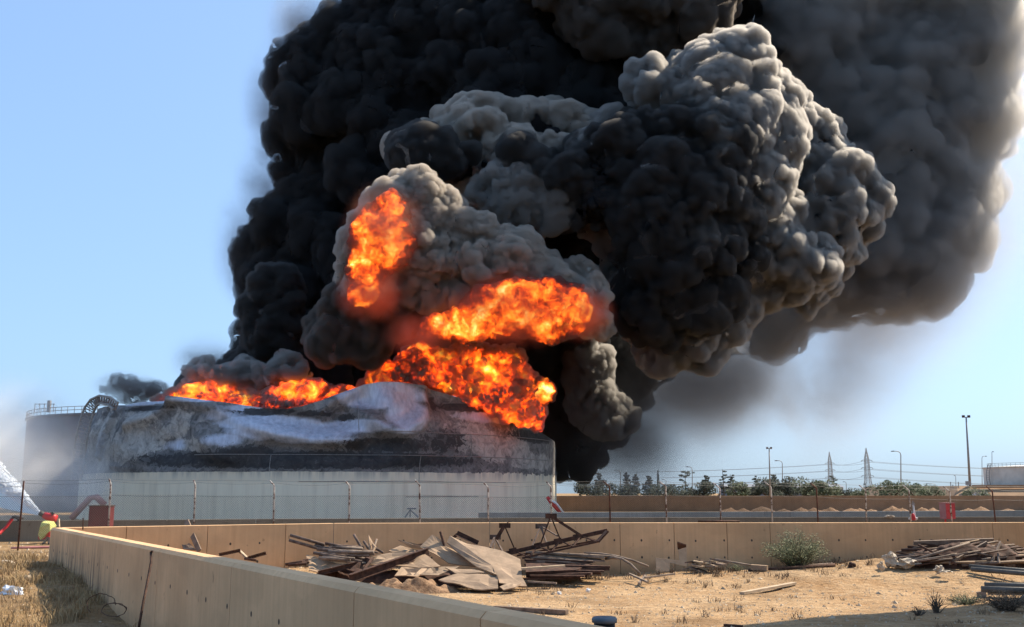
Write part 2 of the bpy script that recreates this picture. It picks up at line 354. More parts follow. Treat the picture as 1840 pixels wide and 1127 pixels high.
# ------------------------------------------------------------------ chain link fence
fx = [38, 199, 351, 493, 628, 754, 877, 990, 1095, 1196, 1293, 1385, 1467, 1555, 1633, 1706, 1783, 1862]
ft = [865, 861, 863, 864, 864, 863, 867, 866, 865, 865, 868, 866, 868, 872, 872, 874, 874, 875]
tilt = [-10, -3, -2, -1, 0, 2, 1, 1, 2, 2, 3, 3, 3, 1, 4, 5, 7, 8]
fence = empty('wire_fence', (0, 40, 0), label='rusty chain link fence on bent topped posts in front of the burning tank', cat='fence')
posts = []
for i, x in enumerate(fx):
    Y = 36 + (x - 38) / 1745 * 12; top = P(x, ft[i] + 9, Y); base = P(x + tilt[i], 940, Y); base.z = -.35 if i else 0.0
    if i == 0: base = G(32, 989, .03); top = P(42, 873, base.y)
    k = top + (top - base).normalized() * 0
    arm = P(x + (-3 if i < 3 else -8 if i < 8 else -11), ft[i], Y - .15) if i else P(43, 864, base.y)
    mb = MB().tube([base, top, arm], [.032, .032, .03], 7)
    mb.build('post', M['post_rust'] if i in (0, 8, 12, 16) else M['post'], fence, True); posts.append((base, top, arm))
mb = MB()
rnd = random.Random(5)
for i in range(len(posts) - 1):
    for k, (za, sag) in enumerate(((0, .02), (.17, .05), (-.5, .02))):
        pa = posts[i][2] if k == 0 else posts[i][1] + Vector((0, 0, .1 if k == 1 else -.38)); pb = posts[i + 1][2] if k == 0 else posts[i + 1][1] + Vector((0, 0, .1 if k == 1 else -.38))
        sg = sag * rnd.uniform(.2, 2)
        mb.tube([pa.lerp(pb, t) - Vector((0, 0, sg * 4 * t * (1 - t))) for t in (0, .25, .5, .75, 1)], .006, 3, False)
p0 = posts[0]; q = [P(-170, 900, 34), P(-170, 868, 34)]
for a_, b_ in ((p0[2], P(-170, 884, 34)), (p0[1], P(-170, 889, 34)), (p0[1] - Vector((0, 0, .38)), P(-170, 893, 34))): mb.tube([a_, b_], .006, 3, False)
mb.build('strand', M['wire'], fence)
mb = MB(); cell = .085
def fence_pt(s):     # s along, returns xy
    return s
xs = [P(-170, 900, 34)] + [p[1] for p in posts]
for i in range(len(xs) - 1):
    A, B = xs[i], xs[i + 1]; d = Vector((B.x - A.x, B.y - A.y, 0)); L = d.length; d.normalize(); zt = [lerp(A.z, B.z, t) - .38 for t in (0, 1)]
    if i == 0: zt = [zt[1] + .02, zt[1] + .02]
    H = zt[0] - (-.1 if i > 1 else .3); zb = zt[0] - H
    n = int(L / cell)
    for k in range(-int(H / cell), n + 1):
        for sgn in (1, -1):
            s0, s1 = k * cell, k * cell + H; z0, z1 = (zb, zb + H) if sgn > 0 else (zb + H, zb)
            if s0 < 0: z0 += (z1 - z0) * (-s0 / H); s0 = 0
            if s1 > L: z1 = z0 + (z1 - z0) * (L - s0) / (s1 - s0); s1 = L
            if s1 - s0 < .02: continue
            a_ = Vector((A.x, A.y, 0)) + d * s0; b_ = Vector((A.x, A.y, 0)) + d * s1; a_.z = z0; b_.z = z1
            mb.tube([a_, b_], .0033, 3, False)
mb.build('mesh_netting', M['wire'], fence)

# ================================================================== burning tank
TC = Vector((-24.2, 135.9)); TR = 30.0; TB = -1.0
def tank_hit(x, y):
    """front point of the cylinder seen at pixel x, y -> (theta, z); theta 0 faces the camera, + to the right"""
    d = ray(x, y); ax, ay = d.x, d.y; cx, cy = TC
    A_ = ax * ax + ay * ay; B_ = -(ax * cx + ay * cy); C_ = cx * cx + cy * cy - TR * TR; D_ = B_ * B_ - A_ * C_
    t = (-B_ - math.sqrt(D_)) / A_ if D_ > 0 else -B_ / A_
    px, py = ax * t - cx, ay * t - cy
    return math.atan2(px, -py), EYE + d.z * t
prof_px = [(146, 745), (152, 738), (165, 730), (185, 728), (205, 727), (240, 721), (275, 719), (292, 716), (303, 711), (330, 714), (370, 719), (400, 722), (430, 726), (460, 730), (490, 733), (515, 732), (540, 728), (575, 718), (605, 707), (630, 698), (660, 688), (690, 684), (720, 684), (750, 687), (775, 692), (800, 700), (830, 711), (870, 724), (910, 741), (950, 763), (975, 778), (990, 788), (999, 797)]
prof = [tank_hit(x, y) for x, y in prof_px]
TH_, TZ_ = [p[0] for p in prof], [p[1] for p in prof]
# creases: polylines in picture coordinates projected on the plate, each an outward ridge (+) or a hollow (-)
folds = [([(303, 712), (380, 730), (430, 752), (500, 780), (560, 790), (640, 792)], 1.1, .9), ([(300, 716), (285, 735), (262, 750), (225, 762)], .8, .7),
         ([(420, 735), (500, 752), (560, 760), (620, 745), (650, 715)], -1.5, 1.5), ([(575, 745), (602, 720), (640, 705)], .8, .7),
         ([(770, 692), (772, 725), (755, 755), (725, 775), (690, 770), (660, 745), (640, 735)], 1.0, .8), ([(700, 720), (730, 740)], .5, 2.2),
         ([(690, 800), (600, 805), (480, 800)], -.9, 1.3), ([(790, 712), (830, 745), (900, 762), (960, 790)], -.8, 1.6), ([(800, 740), (880, 760), (930, 790)], .35, 1.0),
         ([(198, 735), (188, 775), (178, 820)], .7, .35), ([(172, 740), (166, 790), (160, 840)], -.5, .6), ([(340, 770), (380, 800), (400, 830)], .45, 1.1), ([(250, 780), (300, 800), (330, 780)], -.5, 1.2),
         ([(200, 838), (240, 846), (300, 850), (520, 849), (620, 846)], .3, .35)]
folds_w = [([(tank_hit(x, y)[0] * TR, tank_hit(x, y)[1]) for x, y in pl], amp, w_) for pl, amp, w_ in folds]
def seg_d(px, pz, pl):
    b = 1e9
    for i in range(len(pl) - 1):
        x1, y1 = pl[i]; x2, y2 = pl[i + 1]; dx, dy = x2 - x1, y2 - y1; l = dx * dx + dy * dy or 1
        t = max(0, min(1, ((px - x1) * dx + (pz - y1) * dy) / l)); b = min(b, math.hypot(px - x1 - t * dx, pz - y1 - t * dy))
    return b
LINE = 4.15
def plate(th, z):
    """radial offset of the buckled shell"""
    k = sstep(LINE - .3, LINE + 1.8, z)
    if k <= 0 or abs(th) > 1.75: return 0
    u = th * TR; o = 0
    for pl, amp, w_ in folds_w:
        d = seg_d(u, z, pl)
        if d < 3 * w_: o += amp * math.exp(-(d / w_) ** 2)
    o += .55 * nz(u, z, 2.3, .16) + .22 * nz(u, z, 4.1, .5) + .06 * nz(u, z, 7, 1.3)
    right = sstep(.45, 1.0, th)
    o *= 1 - .75 * right
    lean = -1.6 * sstep(7, 14, z) * (1 - .6 * right)
    return k * (o + lean)
def tank_top(th):
    if th < TH_[0] or th > TH_[-1]:
        e = TZ_[0] if th < 0 else TZ_[-1]; return max(6.5, e - 1.2 * min(2, abs(abs(th) - 1.35) * 2) + .8 * nz(th * 4, 1, 0))
    return interp(th, TH_, TZ_)
NT, NZ = 560, 120
def tank_pt(u, v, off=0):
    th = lerp(-math.pi, math.pi, u); top = tank_top(th); zl = LINE
    z = lerp(TB, zl, v / .3) if v < .3 else lerp(zl, top, (v - .3) / .7)
    r = TR + plate(th, z) + off
    return (TC.x + r * math.sin(th), TC.y - r * math.cos(th), z)
def m_burnt():
    m, nt, b = new_mat('burnt_tank_shell'); v = coords(nt)
    g = nt.nodes.new('ShaderNodeNewGeometry'); sx = nt.nodes.new('ShaderNodeSeparateXYZ'); nt.links.new(g.outputs['Position'], sx.inputs[0])
    z = sx.outputs['Z']
    soot, ash, steel = attr(nt, 'soot'), attr(nt, 'ash'), attr(nt, 'steel')
    n1 = tnoise(nt, v, .33, 7, .68, .6); n2 = tnoise(nt, v, 1.1, 8, .72, .8); n3 = tnoise(nt, coords(nt, (1.2, 1.2, .35)), 1.5, 6, .7)
    base = ramp(nt, n2, [(.3, (.04, .038, .038)), (.44, (.11, .105, .1)), (.55, (.19, .18, .17)), (.7, (.3, .28, .26))])
    def edge(a, n, lo, hi, gain=1.4): return ramp(nt, math_n(nt, 'ADD', a, math_n(nt, 'MULTIPLY', math_n(nt, 'SUBTRACT', n, .5), gain)), [(lo, (0,) * 3), (hi, (1,) * 3)])
    ashc = ramp(nt, n2, [(.35, (.16, .15, .14)), (.5, (.33, .31, .28)), (.65, (.46, .43, .38))])
    c = mixc(nt, edge(ash, n1, .47, .54), base, ashc)
    c = mixc(nt, edge(steel, n1, .42, .62, .7), c, ramp(nt, n3, [(.3, (.3, .33, .4)), (.7, (.58, .62, .7))]))
    sm = edge(soot, n2, .46, .53, 1.3)
    c = mixc(nt, sm, c, ramp(nt, n2, [(.35, (.012, .012, .013)), (.62, (.05, .046, .044)), (.7, (.14, .13, .12))]))
    # cream paint that survived below a ragged scorch line
    e = tnoise(nt, coords(nt, (1, 1, 1)), .9, 6, .7); line = math_n(nt, 'ADD', z, math_n(nt, 'MULTIPLY', math_n(nt, 'SUBTRACT', e, .5), attr(nt, 'rag')))
    up = math_n(nt, 'GREATER_THAN', line, LINE)
    streak = tnoise(nt, coords(nt, (.9, .9, .06)), 1.3, 6, .65)
    cream = ramp(nt, streak, [(.3, (.68, .58, .42)), (.5, (.84, .73, .54)), (.7, (.87, .77, .57))])
    rusty = tnoise(nt, coords(nt, (.5, .5, .02)), 1.6, 3, .5); cream = mixc(nt, ramp(nt, rusty, [(.66, (0,) * 3), (.74, (.3,) * 3)]), cream, (.45, .3, .16))
    band = math_n(nt, 'MULTIPLY', math_n(nt, 'SUBTRACT', z, 2.9), .9, clamp=True)
    cream = mixc(nt, math_n(nt, 'MULTIPLY', band, ramp(nt, streak, [(.4, (0,) * 3), (.6, (.65,) * 3)])), cream, (.2, .19, .18))
    c = mixc(nt, up, cream, c)
    nt.links.new(c, b.inputs['Base Color'])
    nt.links.new(math_n(nt, 'MULTIPLY', math_n(nt, 'MULTIPLY', steel, up), .15, clamp=True), b.inputs['Metallic'])
    nt.links.new(math_n(nt, 'SUBTRACT', .85, math_n(nt, 'MULTIPLY', steel, .5)), b.inputs['Roughness'])
    bump(nt, b, math_n(nt, 'MULTIPLY', math_n(nt, 'ADD', n2, math_n(nt, 'MULTIPLY', n3, .5)), up), .35, .12); return m
M['burnt'] = m_burnt()
tank = empty('storage_tank', (TC.x, TC.y, TB), label='huge cream storage tank on fire, its scorched upper shell buckled and torn', cat='tank')
shell = grid('shell', NT, NZ, lambda u, v: tank_pt(u, v), M['burnt'], tank)
# stains: ellipses in picture coordinates (x, y, rx, ry, value)
soot_px = [(560, 826, 300, 17, .95), (700, 800, 110, 16, .8), (800, 795, 80, 34, .6), (860, 732, 80, 9, .9), (965, 785, 50, 14, .9), (330, 825, 130, 18, .7), (470, 737, 70, 8, .9), (560, 742, 60, 8, .7), (620, 748, 36, 12, .6), (450, 815, 90, 20, .7), (690, 740, 18, 10, .4), (250, 733, 60, 6, .8), (970, 815, 40, 10, .3), (360, 785, 40, 12, .4), (790, 725, 14, 30, .6)]
ash_px = [(740, 800, 70, 20, .5), (640, 800, 60, 12, .45), (340, 800, 60, 20, .6), (850, 780, 60, 30, .7), (230, 790, 60, 55, .8), (320, 750, 50, 30, .7), (900, 800, 90, 40, .85), (880, 750, 60, 16, .8), (180, 790, 35, 70, .9), (400, 790, 40, 16, .45), (960, 830, 50, 18, .9), (290, 770, 60, 30, .6), (260, 745, 50, 16, .6)]
steel_px = [(560, 790, 110, 10, .7), (720, 775, 60, 10, .6), (430, 730, 60, 10, .7), (520, 772, 120, 22, 1.0), (440, 760, 60, 14, .9), (690, 708, 85, 26, 1.1), (735, 745, 40, 32, 1.1), (640, 765, 70, 14, .9), (350, 716, 60, 7, .9), (480, 752, 70, 10, .8), (400, 790, 50, 16, .7), (310, 800, 34, 16, .6), (560, 708, 60, 9, .6), (390, 745, 50, 16, .6), (240, 722, 60, 6, .9), (890, 750, 70, 14, .8), (820, 765, 40, 12, .4), (180, 800, 22, 60, .5), (600, 740, 60, 8, .5)]
def blobs(lst):
    out = []
    for x, y, rx, ry, val in lst:
        th, z = tank_hit(x, y); t2, z2 = tank_hit(x + (rx if x < 570 else -rx), y - ry); out.append((th * TR, z, max(.8, abs(t2 - th) * TR), ry / F * 104, val))
    return out
me = shell.data
def fill(name, lst, dflt=0):
    bl = blobs(lst); a_ = me.attributes.new(name, 'FLOAT', 'POINT'); vals = []
    for vtx in me.vertices:
        x, y, z = vtx.co; th = math.atan2(x - TC.x, -(y - TC.y)); u = th * TR; s = dflt
        if abs(th) < 1.7:
            for bx, bz, rx, rz, val in bl:
                e = ((u - bx) / rx) ** 2 + ((z - bz) / rz) ** 2
                if e < 5: s = max(s, val * math.exp(-e * .7))
        vals.append(s)
    a_.data.foreach_set('value', vals)
fill('soot', soot_px); fill('ash', ash_px); fill('steel', steel_px)
ra = me.attributes.new('rag', 'FLOAT', 'POINT')
ra.data.foreach_set('value', [.25 + 1.6 * sstep(.5, .95, math.atan2(v.co.x - TC.x, -(v.co.y - TC.y))) for v in me.vertices])
# weld seams (thin raised strips that follow the plate)
def seam(th0, th1, z0, z1, n, name='weld_seam'):
    mb = MB(); pts = []
    for i in range(n + 1):
        th = lerp(th0, th1, i / n); z = lerp(z0, z1, i / n)
        if z > tank_top(th) - .15: break
        r = TR + plate(th, z) + .02; pts.append((TC.x + r * math.sin(th), TC.y - r * math.cos(th), z))
    if len(pts) > 2: mb.tube(pts, .035, 4, False).build(name, M['galv'], tank)
for z, t0, t1 in ((3.15, .08, .9), (5.9, -.3, 1.25), (8.35, .35, 1.3), (11.1, .05, .5), (1.6, .45, .75)): seam(t0, t1, z, z, 90)
for th, z0, z1 in ((.28, 11.0, 8.4), (.72, 8.3, 5.95), (.5, 5.85, 3.2), (-.02, 5.85, 4.2), (1.0, 10, 8.4)): seam(th, th, z0, z1, 14)
# torn spiral stair hanging down the left edge
def stair():
    pl = [(212, 724, 108), (198, 714, 109), (178, 711, 110), (163, 718, 111), (152, 733, 112), (144, 755, 112), (138, 780, 112), (133, 808, 113), (129, 835, 113), (127, 862, 113)]
    wpx = [14, 14, 14, 16, 18, 19, 20, 20, 20, 20]
    st = MB(); outer, inner, o2, i2 = [], [], [], []
    for i, (x, y, Y) in enumerate(pl):
        xa, ya = pl[max(i - 1, 0)][:2]; xb, yb = pl[min(i + 1, len(pl) - 1)][:2]; dx, dy = xb - xa, yb - ya; l = math.hypot(dx, dy); nx_, ny_ = -dy / l, dx / l
        outer.append(P(x, y, Y)); inner.append(P(x + nx_ * -wpx[i] * (1 if i else .6), y + ny_ * -wpx[i], Y)); o2.append(P(x, y, Y - 1.1)); i2.append(P(x - nx_ * wpx[i], y - ny_ * wpx[i], Y - 1.1))
    for c in (outer, inner, o2, i2): st.tube(c, .13, 5)
    s = empty('spiral_stair', outer[-1], label='twisted steel stair torn loose and hanging over the left edge of the burning tank', cat='stair')
    st.build('handrail', M['galv'], s)
    tr = MB()
    for i in range(len(pl) - 1):
        for k in range(4):
            t = k / 4; A_, B_, C_, D_ = outer[i].lerp(outer[i + 1], t), inner[i].lerp(inner[i + 1], t), o2[i].lerp(o2[i + 1], t), i2[i].lerp(i2[i + 1], t)
            tr.bar(A_, B_, .4, .07); tr.tube([A_, C_], .04, 4); tr.tube([B_, D_], .04, 4)
            if k == 0: tr.tube([outer[i], inner[i + 1]], .05, 4); tr.tube([o2[i], i2[i + 1]], .05, 4)
    tr.build('tread', M['galv'], s)
stair()

# grey tank behind on the left, cream tank far right
def rail(mb, c, r, z, a0, a1, n, h=1.1, t=.05):
    for hh in (h, h * .5): mb.tube([(c[0] + r * math.cos(lerp(a0, a1, i / n)), c[1] + r * math.sin(lerp(a0, a1, i / n)), z + hh) for i in range(n + 1)], t, 4, False)
    for i in range(n + 1):
        a_ = lerp(a0, a1, i / n); x, y = c[0] + r * math.cos(a_), c[1] + r * math.sin(a_); mb.tube([(x, y, z), (x, y, z + h)], t, 4, False)
def tank2(name, c, r, z0, z1, m, label, ladder_a, a0, a1, n):
    e = empty(name, (c[0], c[1], z0), label=label, cat='tank')
    MB().lathe([(r, 0), (r, z1 - z0 - .3), (r + .25, z1 - z0 - .3), (r + .25, z1 - z0), (r * .5, z1 - z0 + .6), (.1, z1 - z0 + .8)], (c[0], c[1], z0), 96).build('shell', m, e, False)
    mb = MB(); rail(mb, c, r + .1, z1, a0, a1, n); mb.build('railing', M['galv'], e)
    mb = MB(); px, py = c[0] + (r + .6) * math.cos(ladder_a), c[1] + (r + .6) * math.sin(ladder_a)
    pts = [(c[0] + (r + .7 + 1.2 * math.sin(t * math.pi)) * math.cos(ladder_a + .1 * math.sin(t * 3)), c[1] + (r + .7) * math.sin(ladder_a), lerp(z0 + 1, z1 + 1, t)) for t in [i / 12 for i in range(13)]]
    mb.tube(pts, .12, 5); mb.tube([(p[0] + .8, p[1] - .3, p[2]) for p in pts], .12, 5)
    for p in pts: mb.bar(p, (p[0] + .8, p[1] - .3, p[2]), .1)
    mb.build('ladder', M['galv'], e); return e
cl = P(50, 885, 190); tank2('grey_tank', (cl.x + 26.5, 192), 26, -1, P(60, 741, 166).z, M['tank_grey'], 'dull grey storage tank with a railed roof behind the spray, far left', RAD(183), RAD(180), RAD(330), 46)
mb = MB(); c0 = P(62, 741, 175)
for k in range(5): mb.bar(c0 + Vector((k * .8, 0, 0)), c0 + Vector((k * .8, 0, 1.5)), .1)
mb.bar(c0 + Vector((0, 0, 1.4)), c0 + Vector((3.4, 0, 1.4)), .1); mb.bar(c0 + Vector((2.4, 0, 0)), c0 + Vector((2.4, 0, 2.0)), .5)
mb.build('roof_platform', M['galv'], bpy.data.objects['grey_tank'])
cr = P(1803, 885, 330); tank2('cream_tank', (cr.x + 20, 340), 19.5, 1.5, P(1820, 837, 322).z, M['tank_cream'], 'far cream storage tank with a thin roof railing at the right edge', RAD(184), RAD(178), RAD(335), 34)
bd = MB(); b0 = [P(1690, 893, 300), P(1722, 873, 300), P(2050, 873, 300), P(2100, 893, 300)]
bd.add([(p.x, 292 if i in (0, 3) else 300, -1 if i in (0, 3) else p.z) for i, p in enumerate(b0)] + [(p.x, 380, -1 if i in (0, 3) else p.z) for i, p in enumerate(b0)], [(0, 3, 2, 1), (1, 2, 6, 5), (4, 5, 6, 7), (0, 1, 5, 4), (3, 7, 6, 2)])
tag(bd.build('earth_bund', M['wall_brown']), kind='structure')
lip = P(1745, 871.5, 299)
tag(MB().box((lip.x, 298, lip.z - .9), (lip.x + 60, 298.6, lip.z)).build('bund_parapet', M['wall_brown']), 'low brown parapet along the top of the far earth bund at the right', 'wall')

# ================================================================== far poles, pylons, wires
def floodmast(x, y0, y1, Y, xb, r, label, heads):
    t, b = P(x, y0, Y), P(xb, y1, Y); b = Vector((P(xb, y1, Y).x, Y, b.z)); e = empty('floodlight_mast', b, label=label, cat='lamp post')
    MB().tube([b, b.lerp(t, .5), t], [r * 1.8, r * 1.4, r], 8).build('pole', M['galv'], e, True)
    k = r * 3.6
    mb = MB().bar(t + Vector((-k, 0, 0)), t + Vector((k, 0, 0)), r); mb.build('crossarm', M['galv'], e)
    for s in heads: MB().box((t.x + s * k - k * .42, Y - .3, t.z - .1), (t.x + s * k + k * .42, Y + .3, t.z + k * .75)).build('floodlight', M['rust'], e)
floodmast(1736, 750, 874, 300, 1743, .22, 'tall floodlight mast with two lamps standing on the far bund', (-1, 1))
floodmast(1382, 806, 893, 200, 1384, .1, 'slim twin headed floodlight pole in front of the far trees', (-1, 1))
def lamp(x, y, xb, Y, s, r=.09, label='', dbl=False, yb=893):
    b = P(xb, yb, Y); t = P(x, y, Y); e = empty('street_lamp', b, label=label, cat='street lamp', group='street lamps along the far road')
    pole_x = P(xb, y + 12, Y); m = F / Y; w_ = s / m
    pts = [b, Vector((pole_x.x, Y, t.z - abs(w_) * .55)), Vector((pole_x.x + (t.x - pole_x.x) * .1 - 0, Y, t.z - abs(w_) * .2)), Vector((lerp(pole_x.x, t.x, .45), Y, t.z)), t]
    MB().tube(pts, [r * 1.5, r * 1.1, r, r, r], 6).build('pole', M['galv'], e, True)
    d = 1 if t.x > pole_x.x else -1
    MB().add([(t.x, Y - .2, t.z - r), (t.x + d * w_ * .4, Y - .2, t.z - r), (t.x + d * w_ * .4, Y + .2, t.z - r), (t.x, Y + .2, t.z - r), (t.x, Y - .15, t.z + r * 1.5), (t.x + d * w_ * .35, Y - .12, t.z + r), (t.x + d * w_ * .35, Y + .12, t.z + r), (t.x, Y + .15, t.z + r * 1.5)],
             [(0, 1, 2, 3), (4, 7, 6, 5), (0, 4, 5, 1), (1, 5, 6, 2), (2, 6, 7, 3), (3, 7, 4, 0)]).build('lamp_head', M['rust'], e)
lamp(1606, 811, 1619, 230, 12, .09, 'tall curved street lamp between the pylon and the floodlight mast')
lamp(1107, 845, 1115, 260, 10, .08, 'curved street lamp nearest the black smoke column')
lamp(1236, 839, 1244, 260, 10, .08, 'curved street lamp rising behind the bare branched tree')
lamp(1396, 828, 1406, 240, 10, .08, 'curved street lamp just right of the twin headed pole')
lamp(1517, 866, 1521, 380, 6, .09, 'small distant street lamp between the two pylons')
lamp(1770, 820, 1765, 380, 8, .09, 'right facing street lamp just right of the tall floodlight mast')
lamp(1783, 812, 1783, 380, 8, .09, 'straight street lamp second from the right, left of the cream tank')
lamp(1716, 855, 1718, 420, 5, .09, 'tiny distant street lamp just left of the tall floodlight mast')
lamp(1192, 862, 1197, 330, 6, .08, 'small distant street lamp just right of the spire shaped cypress')
lamp(1666, 869, 1682, 420, 6, .09, 'tiny distant street lamp above the low bushes at right')
lamp(1397, 863, 1401, 330, 6, .08, 'small street lamp half hidden in the pines behind the twin headed pole')
arms_all = []
def pylon(x, y0, Y, w_px, label):
    m = F / Y; t = P(x, y0, Y); zb = -1; H = t.z - zb; bw = w_px / m / 2; e = empty('power_pylon', (t.x, Y, zb), label=label, cat='pylon', group='lattice power pylons on the horizon')
    lv = [0, .12, .24, .34, .43, .51, .58, .66, .74, .8, .87, .93, 1.0]; ww = [1.0, .82, .62, .5, .42, .38, .36, .34, .32, .3, .2, .1, .02]
    mb = MB(); r = .1; pts = []
    for l, w_ in zip(lv, ww): pts.append([Vector((t.x + sx * bw * w_, Y + sy * bw * w_, zb + H * l)) for sx, sy in ((-1, -1), (1, -1), (1, 1), (-1, 1))])
    for i in range(len(lv) - 1):
        for k in range(4):
            mb.bar(pts[i][k], pts[i + 1][k], r * 1.3); mb.bar(pts[i][k], pts[i + 1][(k + 1) % 4], r * .8); mb.bar(pts[i][(k + 1) % 4], pts[i + 1][k], r * .8); mb.bar(pts[i + 1][k], pts[i + 1][(k + 1) % 4], r * .8)
    mb.build('lattice_mast', M['galv'], e)
    for l, aw in ((.76, .95), (.62, 1.0), (.47, 1.05)):
        z = zb + H * l; am = MB(); L_ = bw * aw
        for s in (-1, 1):
            tip = Vector((t.x + s * L_, Y, z)); am.bar((t.x, Y - .3, z), tip, r); am.bar((t.x, Y, z + H * .035), tip, r); am.tube([tip, tip - Vector((0, 0, H * .02))], r, 4)
            arms_all.append((e, tip - Vector((0, 0, H * .02)), l, s))
        am.build('crossarm', M['galv'], e)
pylon(1490, 812, 420, 17, 'left and smaller of the two lattice power pylons on the horizon')
pylon(1556, 805, 380, 20, 'right and taller of the two lattice power pylons on the horizon')
for j in range(6):
    a_, b_ = arms_all[j][1], arms_all[j + 6][1]
    mb = MB()
    def cat(p, q, sag, n=14): mb.tube([p.lerp(q, t / n) - Vector((0, 0, sag * 4 * (t / n) * (1 - t / n))) for t in range(n + 1)], .05, 3, False)
    far1 = Vector((a_.x - 150, a_.y + 90, a_.z + .5)); far2 = Vector((b_.x + 130, b_.y - 40, b_.z - 1)); cat(a_, b_, .8); cat(far1, a_, 2.5); cat(b_, far2, 3)
    tag(mb.build('power_line', M['wire']), ('top left', 'top right', 'middle left', 'middle right', 'bottom left', 'bottom right')[j] + ' wire of the six strung between the pylons on the horizon', 'cable', 'power lines on the pylons')

# ================================================================== trees
def leaf_cloud(mb, c, rx, ry, rz, n, size, rnd, shell_=.55):
    for _ in range(n):
        while True:
            p = Vector((rnd.uniform(-1, 1), rnd.uniform(-1, 1), rnd.uniform(-1, 1)))
            if shell_ < p.length < 1: break
        q = Vector((c[0] + p.x * rx, c[1] + p.y * ry, c[2] + p.z * rz)); s = size * rnd.uniform(.5, 1.3)
        a_ = Vector((rnd.gauss(0, 1), rnd.gauss(0, 1), rnd.gauss(0, 1))).normalized(); b_ = a_.orthogonal().normalized()
        mb.add([q - a_ * s, q + b_ * s * .45, q + a_ * s, q - b_ * s * .45], [(0, 1, 2, 3)])
def conifer(x, ytop, w_px, Y, seed, label, kind='pine', name='conifer_tree'):
    rnd = random.Random(seed); m = F / Y; t = P(x, ytop, Y); zb = -1.0; H = t.z - zb; W = w_px / m / 2
    e = empty(name, (t.x, Y, zb), label=label, cat='tree', group='trees along the far wall')
    lean = rnd.uniform(-.05, .05) * H
    MB().tube([(t.x - lean, Y, zb), (t.x - lean * .4, Y, zb + H * .5), (t.x, Y, t.z)], [H * .025, H * .016, H * .004], 6).build('trunk', M['bark'], e)
    mb = MB()
    if kind == 'spire':
        for i in range(46):
            l = i / 46; leaf_cloud(mb, (t.x, Y, zb + H * l), W * (1 - l) ** .6 + .05, W * (1 - l) ** .6 + .05, H * .03, 26, H * .018, rnd, .2)
    elif kind == 'bare':
        for i in range(26):
            l = rnd.uniform(.2, .97); a_ = rnd.uniform(0, 6.28); L_ = W * rnd.uniform(.5, 1.1) * (1.15 - l * .5); p0 = Vector((t.x - lean * (1 - l), Y, zb + H * l)); p1 = p0 + Vector((math.cos(a_) * L_, math.sin(a_) * L_, L_ * rnd.uniform(-.05, .25)))
            mb.tube([p0, p1], [H * .006, H * .002], 4)
            for k in range(4): leaf_cloud(mb, p0.lerp(p1, rnd.uniform(.35, 1.05)), W * .16, W * .16, W * .07, 14, H * .026, rnd, 0)
    else:
        n = 13
        for i in range(n):
            l = .1 + .86 * i / (n - 1); R_ = W * 1.25 * (1.08 - l) ** .7 * rnd.uniform(.65, 1.15)
            for k in range(6):
                a_ = rnd.uniform(0, 6.28); L_ = R_ * rnd.uniform(.6, 1.15); up = rnd.uniform(-.02, .28); p0 = Vector((t.x - lean * (1 - l), Y, zb + H * l)); p1 = p0 + Vector((math.cos(a_) * L_, math.sin(a_) * L_, L_ * up))
                mb.tube([p0, p1], [H * .005, H * .002], 4)
                for s in range(4): leaf_cloud(mb, p0.lerp(p1, .3 + .25 * s), R_ * .2, R_ * .2, H * .022, 14, H * .028, rnd, 0)
    mb.build('crown', M['leaf_dark'], e)
cons = [(1076, 850, 26, 'pine', 'dark conifer nearest the smoke column'), (1089, 862, 20, 'bare', 'ragged dark tree just right of the conifer nearest the smoke'), (1125, 849, 19, 'pine', 'narrow dark conifer just right of the street lamp nearest the smoke'), (1142, 852, 26, 'pine', 'dense dark conifer second from the narrow one near the smoke'), (1165, 855, 28, 'pine', 'broad dark conifer left of the spire shaped cypress'), (1208, 870, 30, 'pine', 'low dark conifer right of the cypress'), (1231, 846, 42, 'bare', 'tall open branched conifer with sky showing through'), (1268, 854, 30, 'pine', 'conifer in the gap before the tallest pair'), (1298, 843, 22, 'bare', 'tallest pointed conifer of the far row'), (1312, 852, 24, 'bare', 'sparse conifer beside the tallest pointed one'), (1359, 854, 20, 'bare', 'thin conifer left of the twin headed pole'), (1390, 853, 34, 'pine', 'leaning dark conifer behind the twin headed pole'), (1429, 864, 22, 'bare', 'short bare topped conifer left of the green trees'), (1497, 853, 22, 'bare', 'sparse conifer in front of the left pylon'), (1555, 868, 18, 'bare', 'small sparse conifer at the foot of the right pylon')]
for i, (x, y, w_, k, lb) in enumerate(cons): conifer(x, y, w_, 235 + (i * 37) % 25, 100 + i, lb, k)
conifer(1182, 845, 8, 240, 77, 'slim spire shaped cypress standing above the conifers', 'spire', 'cypress_tree')
